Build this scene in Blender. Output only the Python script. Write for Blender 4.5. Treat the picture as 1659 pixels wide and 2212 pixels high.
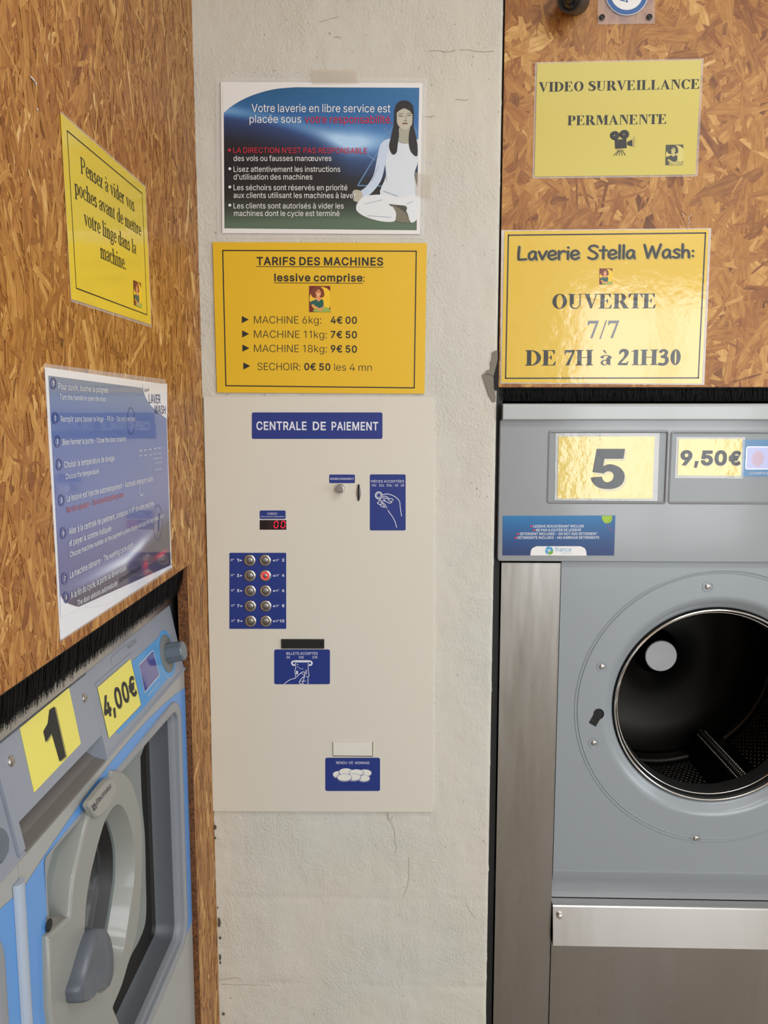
import bpy, math, random
from math import sin, cos, pi, radians, hypot
from mathutils import Vector, Matrix
from mathutils.geometry import tessellate_polygon, delaunay_2d_cdt

SC = bpy.context.scene
for _o in list(bpy.data.objects):
    bpy.data.objects.remove(_o)
COL = SC.collection

# ------------------------------------------------------------------ camera
W, H = 1659, 2212
FPX = 1720.0                      # focal length in pixels of the 1659x2212 frame
CX, CY = W / 2, H / 2
VX, VY = 878.0, 895.0             # vanishing point of the room's depth axis
EYE = Vector((0.0, -1.58, 1.55))
_y = Vector(((VX - CX) / FPX, -(VY - CY) / FPX, 1.0)).normalized()
_z = Vector((0.0, 1.0, -_y.y / _y.z)).normalized()
_x = _y.cross(_z)
if _x.x < 0:
    _x = -_x
# rows: world axes written in (right, up, forward) camera coordinates
CAMR = Matrix(((_x.x, _x.y, -_x.z), (_y.x, _y.y, -_y.z), (_z.x, _z.y, -_z.z)))
camd = bpy.data.cameras.new('camera')
camd.sensor_fit = 'VERTICAL'
camd.sensor_height = 36.0
camd.sensor_width = 27.0
camd.lens = 36.0 * FPX / H
camd.clip_start = 0.02
cam = bpy.data.objects.new('camera', camd)
COL.objects.link(cam)
cam.matrix_world = Matrix.Translation(EYE) @ CAMR.to_4x4()
SC.camera = cam

# ------------------------------------------------------------------ colour management, sky, lights
SC.view_settings.view_transform = 'Standard'
SC.view_settings.look = 'None'
SC.view_settings.gamma = 1.0
SC.view_settings.exposure = 0.05
SC.view_settings.use_curve_mapping = False
SC.cycles.use_denoising = True
SC.cycles.max_bounces = 8

world = bpy.data.worlds.new('sky')
SC.world = world
world.use_nodes = True
wn = world.node_tree.nodes
bg = wn['Background']
bg.inputs[0].default_value = (0.80, 0.90, 1.0, 1)
bg.inputs[1].default_value = 1.2


def area(name, loc, rot, sx, sy, power, col):
    d = bpy.data.lights.new(name, 'AREA')
    d.shape = 'RECTANGLE'
    d.size, d.size_y = sx, sy
    d.energy = power
    d.color = col
    o = bpy.data.objects.new(name, d)
    o.location = loc
    o.rotation_euler = rot
    COL.objects.link(o)
    return o


# daylight through the glazed shop front behind the photographer, plus added fill lamps
area('daylight_shop_front', (1.98, -4.76, 1.50), (radians(90), 0, 0), 1.42, 1.95, 80, (0.945, 0.98, 1.0))
area('side_fill_light', (3.74, -2.2, 1.6), (0, radians(90), 0), 1.4, 2.2, 38, (0.92, 0.965, 1.0))  # added fill from the right, no window known there
area('ceiling_fill_near', (0.9, -2.9, 2.74), (0, 0, 0), 1.2, 0.3, 26, (0.96, 0.985, 1.0))  # both ceiling lamps are added fill, not known fittings
area('ceiling_fill_far', (0.9, -1.2, 2.74), (0, 0, 0), 1.2, 0.3, 15, (0.96, 0.985, 1.0))

# ------------------------------------------------------------------ picture-plane measurements -> points on real planes


def ray(u, v):
    r = Vector(((u - CX) / FPX, -(v - CY) / FPX, 1.0))
    return Vector((r.dot(_x), r.dot(_y), r.dot(_z)))


class Plane:
    """A flat face of the room or of a thing: point O, outward normal N, up axis U, right axis R."""

    def __init__(self, O, N, U=(0, 0, 1)):
        self.O, self.N = Vector(O), Vector(N).normalized()
        self.U = Vector(U)
        self.U = (self.U - self.N * self.U.dot(self.N)).normalized()
        self.R = self.U.cross(self.N)

    def P(self, u, v, h=0.0):
        d = ray(u, v)
        o = self.O + self.N * h
        return EYE + d * ((o - EYE).dot(self.N) / d.dot(self.N))

    def px(self, u, v):            # size of one pixel (vertical) on the plane there
        return abs((self.P(u, v + 1) - self.P(u, v)).dot(self.U))

    def at(self, a, b, h=0.0):
        return self.O + self.R * a + self.U * b + self.N * h

    def ab(self, p):
        d = p - self.O
        return d.dot(self.R), d.dot(self.U)


def zoomed(ox, oy, s):
    return lambda pts: [(ox + x * s, oy + y * s) for x, y in pts]


# ------------------------------------------------------------------ mesh building


class MB:
    def __init__(self):
        self.v, self.f, self.m, self.s = [], [], [], []
        self.uv, self.col = {}, {}

    def add(self, verts, faces, mat=0, smooth=False, uvs=None, col=None):
        b = len(self.v)
        self.v += [Vector(p) for p in verts]
        for f in faces:
            if len(set(f)) < 3:
                continue
            i = len(self.f)
            self.f.append([b + k for k in f])
            self.m.append(mat)
            self.s.append(smooth)
            if uvs is not None:
                self.uv[i] = [uvs[k] for k in f]
            if col is not None:
                self.col[i] = [col[k] for k in f] if isinstance(col[0], (tuple, list)) else [col] * len(f)
        return self

    def face(self, pts, holes=(), N=None, mat=0, col=None):
        """One flat filled outline with holes."""
        return self.fill([[list(pts)] + [list(h) for h in holes]], N, mat, col)

    def fill(self, groups, N=None, mat=0, col=None, winding=False):
        """Flat union of several outlines; each group is [outline, holes...] (even-odd, or by winding)."""
        loops = [l for g in groups for l in g]
        if not loops:
            return self
        vs = [Vector(p) for l in loops for p in l]
        if N is None:
            pts = loops[0]
            n = Vector((0, 0, 0))
            for i in range(len(pts)):
                n += (Vector(pts[i - 1]) - vs[0]).cross(Vector(pts[i]) - vs[0])
            N = n if n.length > 1e-14 else Vector((0, 0, 1))
        N = Vector(N).normalized()
        A = N.orthogonal().normalized()
        B = N.cross(A)
        o = vs[0]
        q = [Vector(((p - o).dot(A), (p - o).dot(B))) * 1000 for p in vs]
        ed, k, own = [], 0, []
        for g in groups:
            e0 = len(ed)
            for l in g:
                m = len(l)
                ed += [(k + i, k + (i + 1) % m) for i in range(m)]
                k += m
            ys = [q[i].y for e in ed[e0:] for i in e]
            own.append((min(ys), max(ys), [(q[a].x, q[a].y, q[b].x, q[b].y) for a, b in ed[e0:]]))
        v2, _e, f2, *_r = delaunay_2d_cdt(q, ed, [], 0, 1e-5, False)
        w0 = sum((p - o).dot(N) for p in vs) / len(vs)
        nv = [o + A * (p.x / 1000) + B * (p.y / 1000) + N * w0 for p in v2]
        fs = []
        for f in f2:
            gx, gy = sum(v2[i].x for i in f) / len(f), sum(v2[i].y for i in f) / len(f)
            hit = False
            for lo, hi, es in own:
                if gy < lo or gy > hi:
                    continue
                c, wn = 0, 0
                for x1, y1, x2, y2 in es:
                    if (y1 > gy) != (y2 > gy) and gx < (x2 - x1) * (gy - y1) / (y2 - y1) + x1:
                        c += 1
                        wn += 1 if y2 > y1 else -1
                if (wn != 0) if winding else (c % 2):
                    hit = True
                    break
            if not hit:
                continue
            ar = sum(v2[f[i]].x * v2[f[(i + 1) % len(f)]].y - v2[f[(i + 1) % len(f)]].x * v2[f[i]].y for i in range(len(f)))
            fs.append(tuple(f) if ar > 0 else tuple(reversed(f)))
        return self.add(nv, fs, mat, col=col)

    def prism(self, pts, N, t, holes=(), mat=0, back=True, side_mat=None):
        """Outline pts (front face) extruded backwards by t along -N."""
        N = Vector(N)
        self.face(pts, holes, N, mat)
        sm = mat if side_mat is None else side_mat
        for li, loop in enumerate([pts] + list(holes)):
            n = len(loop)
            area2 = sum((loop[i].cross(loop[(i + 1) % n])).dot(N) for i in range(n))
            bk = [p - N * t for p in loop]
            q = [(i, (i + 1) % n, n + (i + 1) % n, n + i) for i in range(n)]
            flip = (area2 > 0) == (li == 0)
            if flip:
                q = [tuple(reversed(x)) for x in q]
            self.add(list(loop) + bk, q, sm)
        if back:
            self.face([p - N * t for p in pts], [[p - N * t for p in h] for h in holes], -N, sm)
        return self

    def box(self, x0, x1, y0, y1, z0, z1, mat=0):
        v = [(x, y, z) for x in (x0, x1) for y in (y0, y1) for z in (z0, z1)]
        f = [(0, 1, 3, 2), (4, 6, 7, 5), (0, 4, 5, 1), (2, 3, 7, 6), (0, 2, 6, 4), (1, 5, 7, 3)]
        return self.add(v, f, mat)

    def loft(self, loops, mat=0, smooth=True, closed=True, cap0=False, cap1=False):
        n = len(loops[0])
        vs = [p for l in loops for p in l]
        fs = []
        for i in range(len(loops) - 1):
            for j in range(n if closed else n - 1):
                k = (j + 1) % n
                fs.append((i * n + j, i * n + k, (i + 1) * n + k, (i + 1) * n + j))
        self.add(vs, fs, mat, smooth)
        if cap0:
            self.face(loops[0], mat=mat)
        if cap1:
            self.face(loops[-1], mat=mat)
        return self

    def lathe(self, c, ax, prof, seg=32, mat=0, smooth=True, xdir=None, sx=1.0, sy=1.0, cap0=False, cap1=False):
        """Profile [(radius, height along ax)] turned about the axis through c."""
        ax = Vector(ax).normalized()
        a = Vector(xdir) if xdir is not None else (Vector((0, 0, 1)) if abs(ax.z) < 0.9 else Vector((1, 0, 0)))
        a = (a - ax * a.dot(ax)).normalized()
        b = ax.cross(a)
        loops = [[Vector(c) + ax * h + (a * (cos(2 * pi * k / seg) * sx) + b * (sin(2 * pi * k / seg) * sy)) * r
                  for k in range(seg)] for r, h in prof]
        return self.loft(loops, mat, smooth, True, cap0, cap1)

    def tube(self, path, r, seg=8, mat=0, closed=False):
        n = len(path)
        loops = []
        up = Vector((0.13, 0.21, 1)).normalized()
        for i, p in enumerate(path):
            if closed:
                d = path[(i + 1) % n] - path[i - 1]
            else:
                d = path[min(i + 1, n - 1)] - path[max(i - 1, 0)]
            d.normalize()
            a = d.cross(up).normalized()
            b = d.cross(a)
            rr = r[i] if isinstance(r, (list, tuple)) else r
            loops.append([p + (a * cos(2 * pi * k / seg) + b * sin(2 * pi * k / seg)) * rr for k in range(seg)])
        if closed:
            loops.append(loops[0])
        return self.loft(loops, mat, True, True, not closed, not closed)

    def build(self, name, mats, parent=None, base=None, angle=40, bevel=0.0, bseg=2):
        if not isinstance(mats, (list, tuple)):
            mats = [mats]
        L = Vector((0, 0, 0))
        if base is not None:
            L = Vector(base)
        elif parent is not None:
            L = ROOTW[parent.name]
        me = bpy.data.meshes.new(name)
        me.from_pydata([tuple(p - L) for p in self.v], [], self.f)
        for m in mats:
            me.materials.append(m)
        me.polygons.foreach_set('material_index', self.m)
        me.polygons.foreach_set('use_smooth', self.s)
        if self.uv:
            ul = me.uv_layers.new(name='uv')
            for i, p in enumerate(me.polygons):
                for k, li in enumerate(p.loop_indices):
                    if i in self.uv:
                        ul.data[li].uv = self.uv[i][k]
        if self.col:
            ca = me.color_attributes.new('tint', 'FLOAT_COLOR', 'CORNER')
            for i, p in enumerate(me.polygons):
                for k, li in enumerate(p.loop_indices):
                    if i in self.col:
                        ca.data[li].color = tuple(self.col[i][k]) + (1.0,)
        if any(self.s):
            me.set_sharp_from_angle(angle=radians(angle))
        me.update()
        o = bpy.data.objects.new(name, me)
        COL.objects.link(o)
        ROOTW[o.name] = L
        if parent is not None:
            o.parent = parent
        else:
            o.location = L
        if bevel:
            md = o.modifiers.new('bevel', 'BEVEL')
            md.width = bevel
            md.segments = bseg
            md.limit_method = 'ANGLE'
            md.angle_limit = radians(40)
        return o


ROOTW = {}


def thing(name, label, cat, base, group=None):
    o = bpy.data.objects.new(name, None)
    o.empty_display_size = 0.05
    COL.objects.link(o)
    o.location = base
    ROOTW[o.name] = Vector(base)
    tag(o, label, cat, group)
    return o


def tag(o, label, cat, group=None):
    o['label'] = label
    o['category'] = cat
    if group:
        o['group'] = group
    return o


def struct(o):
    o['kind'] = 'structure'
    return o


# ------------------------------------------------------------------ materials


def lin(c):
    c = c / 255.0
    return c / 12.92 if c <= 0.04045 else ((c + 0.055) / 1.055) ** 2.4


def S(r, g, b, k=1.0):
    return (min(lin(r) * k, 0.95), min(lin(g) * k, 0.95), min(lin(b) * k, 0.95), 1.0)


MATS = {}


def mat(name, col, rough=0.5, metal=0.0, spec=0.5, coat=0.0, coat_rough=0.1, emit=None, estr=0.0, bump=None, aniso=0.0,
        vary=None, rvary=None):
    """Principled material. bump = (scale, strength, stretch xyz); vary = (scale, amount); rvary = (scale, amount)."""
    m = bpy.data.materials.new(name)
    m.use_nodes = True
    nt = m.node_tree
    b = nt.nodes['Principled BSDF']
    b.inputs['Base Color'].default_value = col
    b.inputs['Roughness'].default_value = rough
    b.inputs['Metallic'].default_value = metal
    b.inputs['Specular IOR Level'].default_value = spec
    b.inputs['Coat Weight'].default_value = coat
    b.inputs['Coat Roughness'].default_value = coat_rough
    b.inputs['Anisotropic'].default_value = aniso
    if emit:
        b.inputs['Emission Color'].default_value = emit
        b.inputs['Emission Strength'].default_value = estr
    tc = None

    def coords(stretch=(1, 1, 1)):
        nonlocal tc
        tc = tc or nt.nodes.new('ShaderNodeTexCoord')
        mp = nt.nodes.new('ShaderNodeMapping')
        mp.inputs['Scale'].default_value = stretch
        nt.links.new(tc.outputs['Object'], mp.inputs['Vector'])
        return mp.outputs[0]

    def noise(scale, stretch=(1, 1, 1), detail=4.0):
        n = nt.nodes.new('ShaderNodeTexNoise')
        n.inputs['Scale'].default_value = scale
        n.inputs['Detail'].default_value = detail
        nt.links.new(coords(stretch), n.inputs['Vector'])
        return n.outputs['Fac']

    if vary:
        st = vary[2] if len(vary) > 2 else (1, 1, 1)
        f = noise(vary[0], st)
        mr = nt.nodes.new('ShaderNodeMapRange')
        mr.inputs[1].default_value, mr.inputs[2].default_value = 0.3, 0.7
        mr.inputs[3].default_value, mr.inputs[4].default_value = 1 - vary[1], 1 + vary[1]
        nt.links.new(f, mr.inputs[0])
        mx = nt.nodes.new('ShaderNodeMix')
        mx.data_type = 'RGBA'
        mx.blend_type = 'MULTIPLY'
        mx.inputs[0].default_value = 1.0
        mx.inputs[6].default_value = col
        nt.links.new(mr.outputs[0], mx.inputs[7])
        nt.links.new(mx.outputs[2], b.inputs['Base Color'])
    if rvary:
        f = noise(rvary[0], rvary[2] if len(rvary) > 2 else (1, 1, 1))
        mr = nt.nodes.new('ShaderNodeMapRange')
        mr.inputs[1].default_value, mr.inputs[2].default_value = 0.3, 0.7
        mr.inputs[3].default_value, mr.inputs[4].default_value = max(rough - rvary[1], 0.02), rough + rvary[1]
        nt.links.new(f, mr.inputs[0])
        nt.links.new(mr.outputs[0], b.inputs['Roughness'])
    if bump:
        f = noise(bump[0], bump[2] if len(bump) > 2 else (1, 1, 1))
        bp = nt.nodes.new('ShaderNodeBump')
        bp.inputs['Strength'].default_value = bump[1]
        bp.inputs['Distance'].default_value = bump[3] if len(bump) > 3 else 0.001
        nt.links.new(f, bp.inputs['Height'])
        nt.links.new(bp.outputs[0], b.inputs['Normal'])
        nt.links.new(bp.outputs[0], b.inputs['Coat Normal'])
    MATS[name] = m
    return m


def film(name, alpha=0.25, col=(0.9, 0.9, 0.9, 1), rough=0.12, bump=None):
    """Thin clear plastic: mostly see-through with a soft gloss."""
    m = mat(name, col, rough, bump=bump)
    m.node_tree.nodes['Principled BSDF'].inputs['Alpha'].default_value = alpha
    return m


def printed(name, rough=0.45, coat=0.0, coat_rough=0.1, bump=None):
    """Ink printed on paper: the colour of each spot of the artwork is stored with the sheet."""
    m = mat(name, (0.5, 0.5, 0.5, 1), rough, coat=coat, coat_rough=coat_rough, bump=bump)
    nt = m.node_tree
    a = nt.nodes.new('ShaderNodeVertexColor')
    a.layer_name = 'tint'
    nt.links.new(a.outputs[0], nt.nodes['Principled BSDF'].inputs['Base Color'])
    return m


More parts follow.
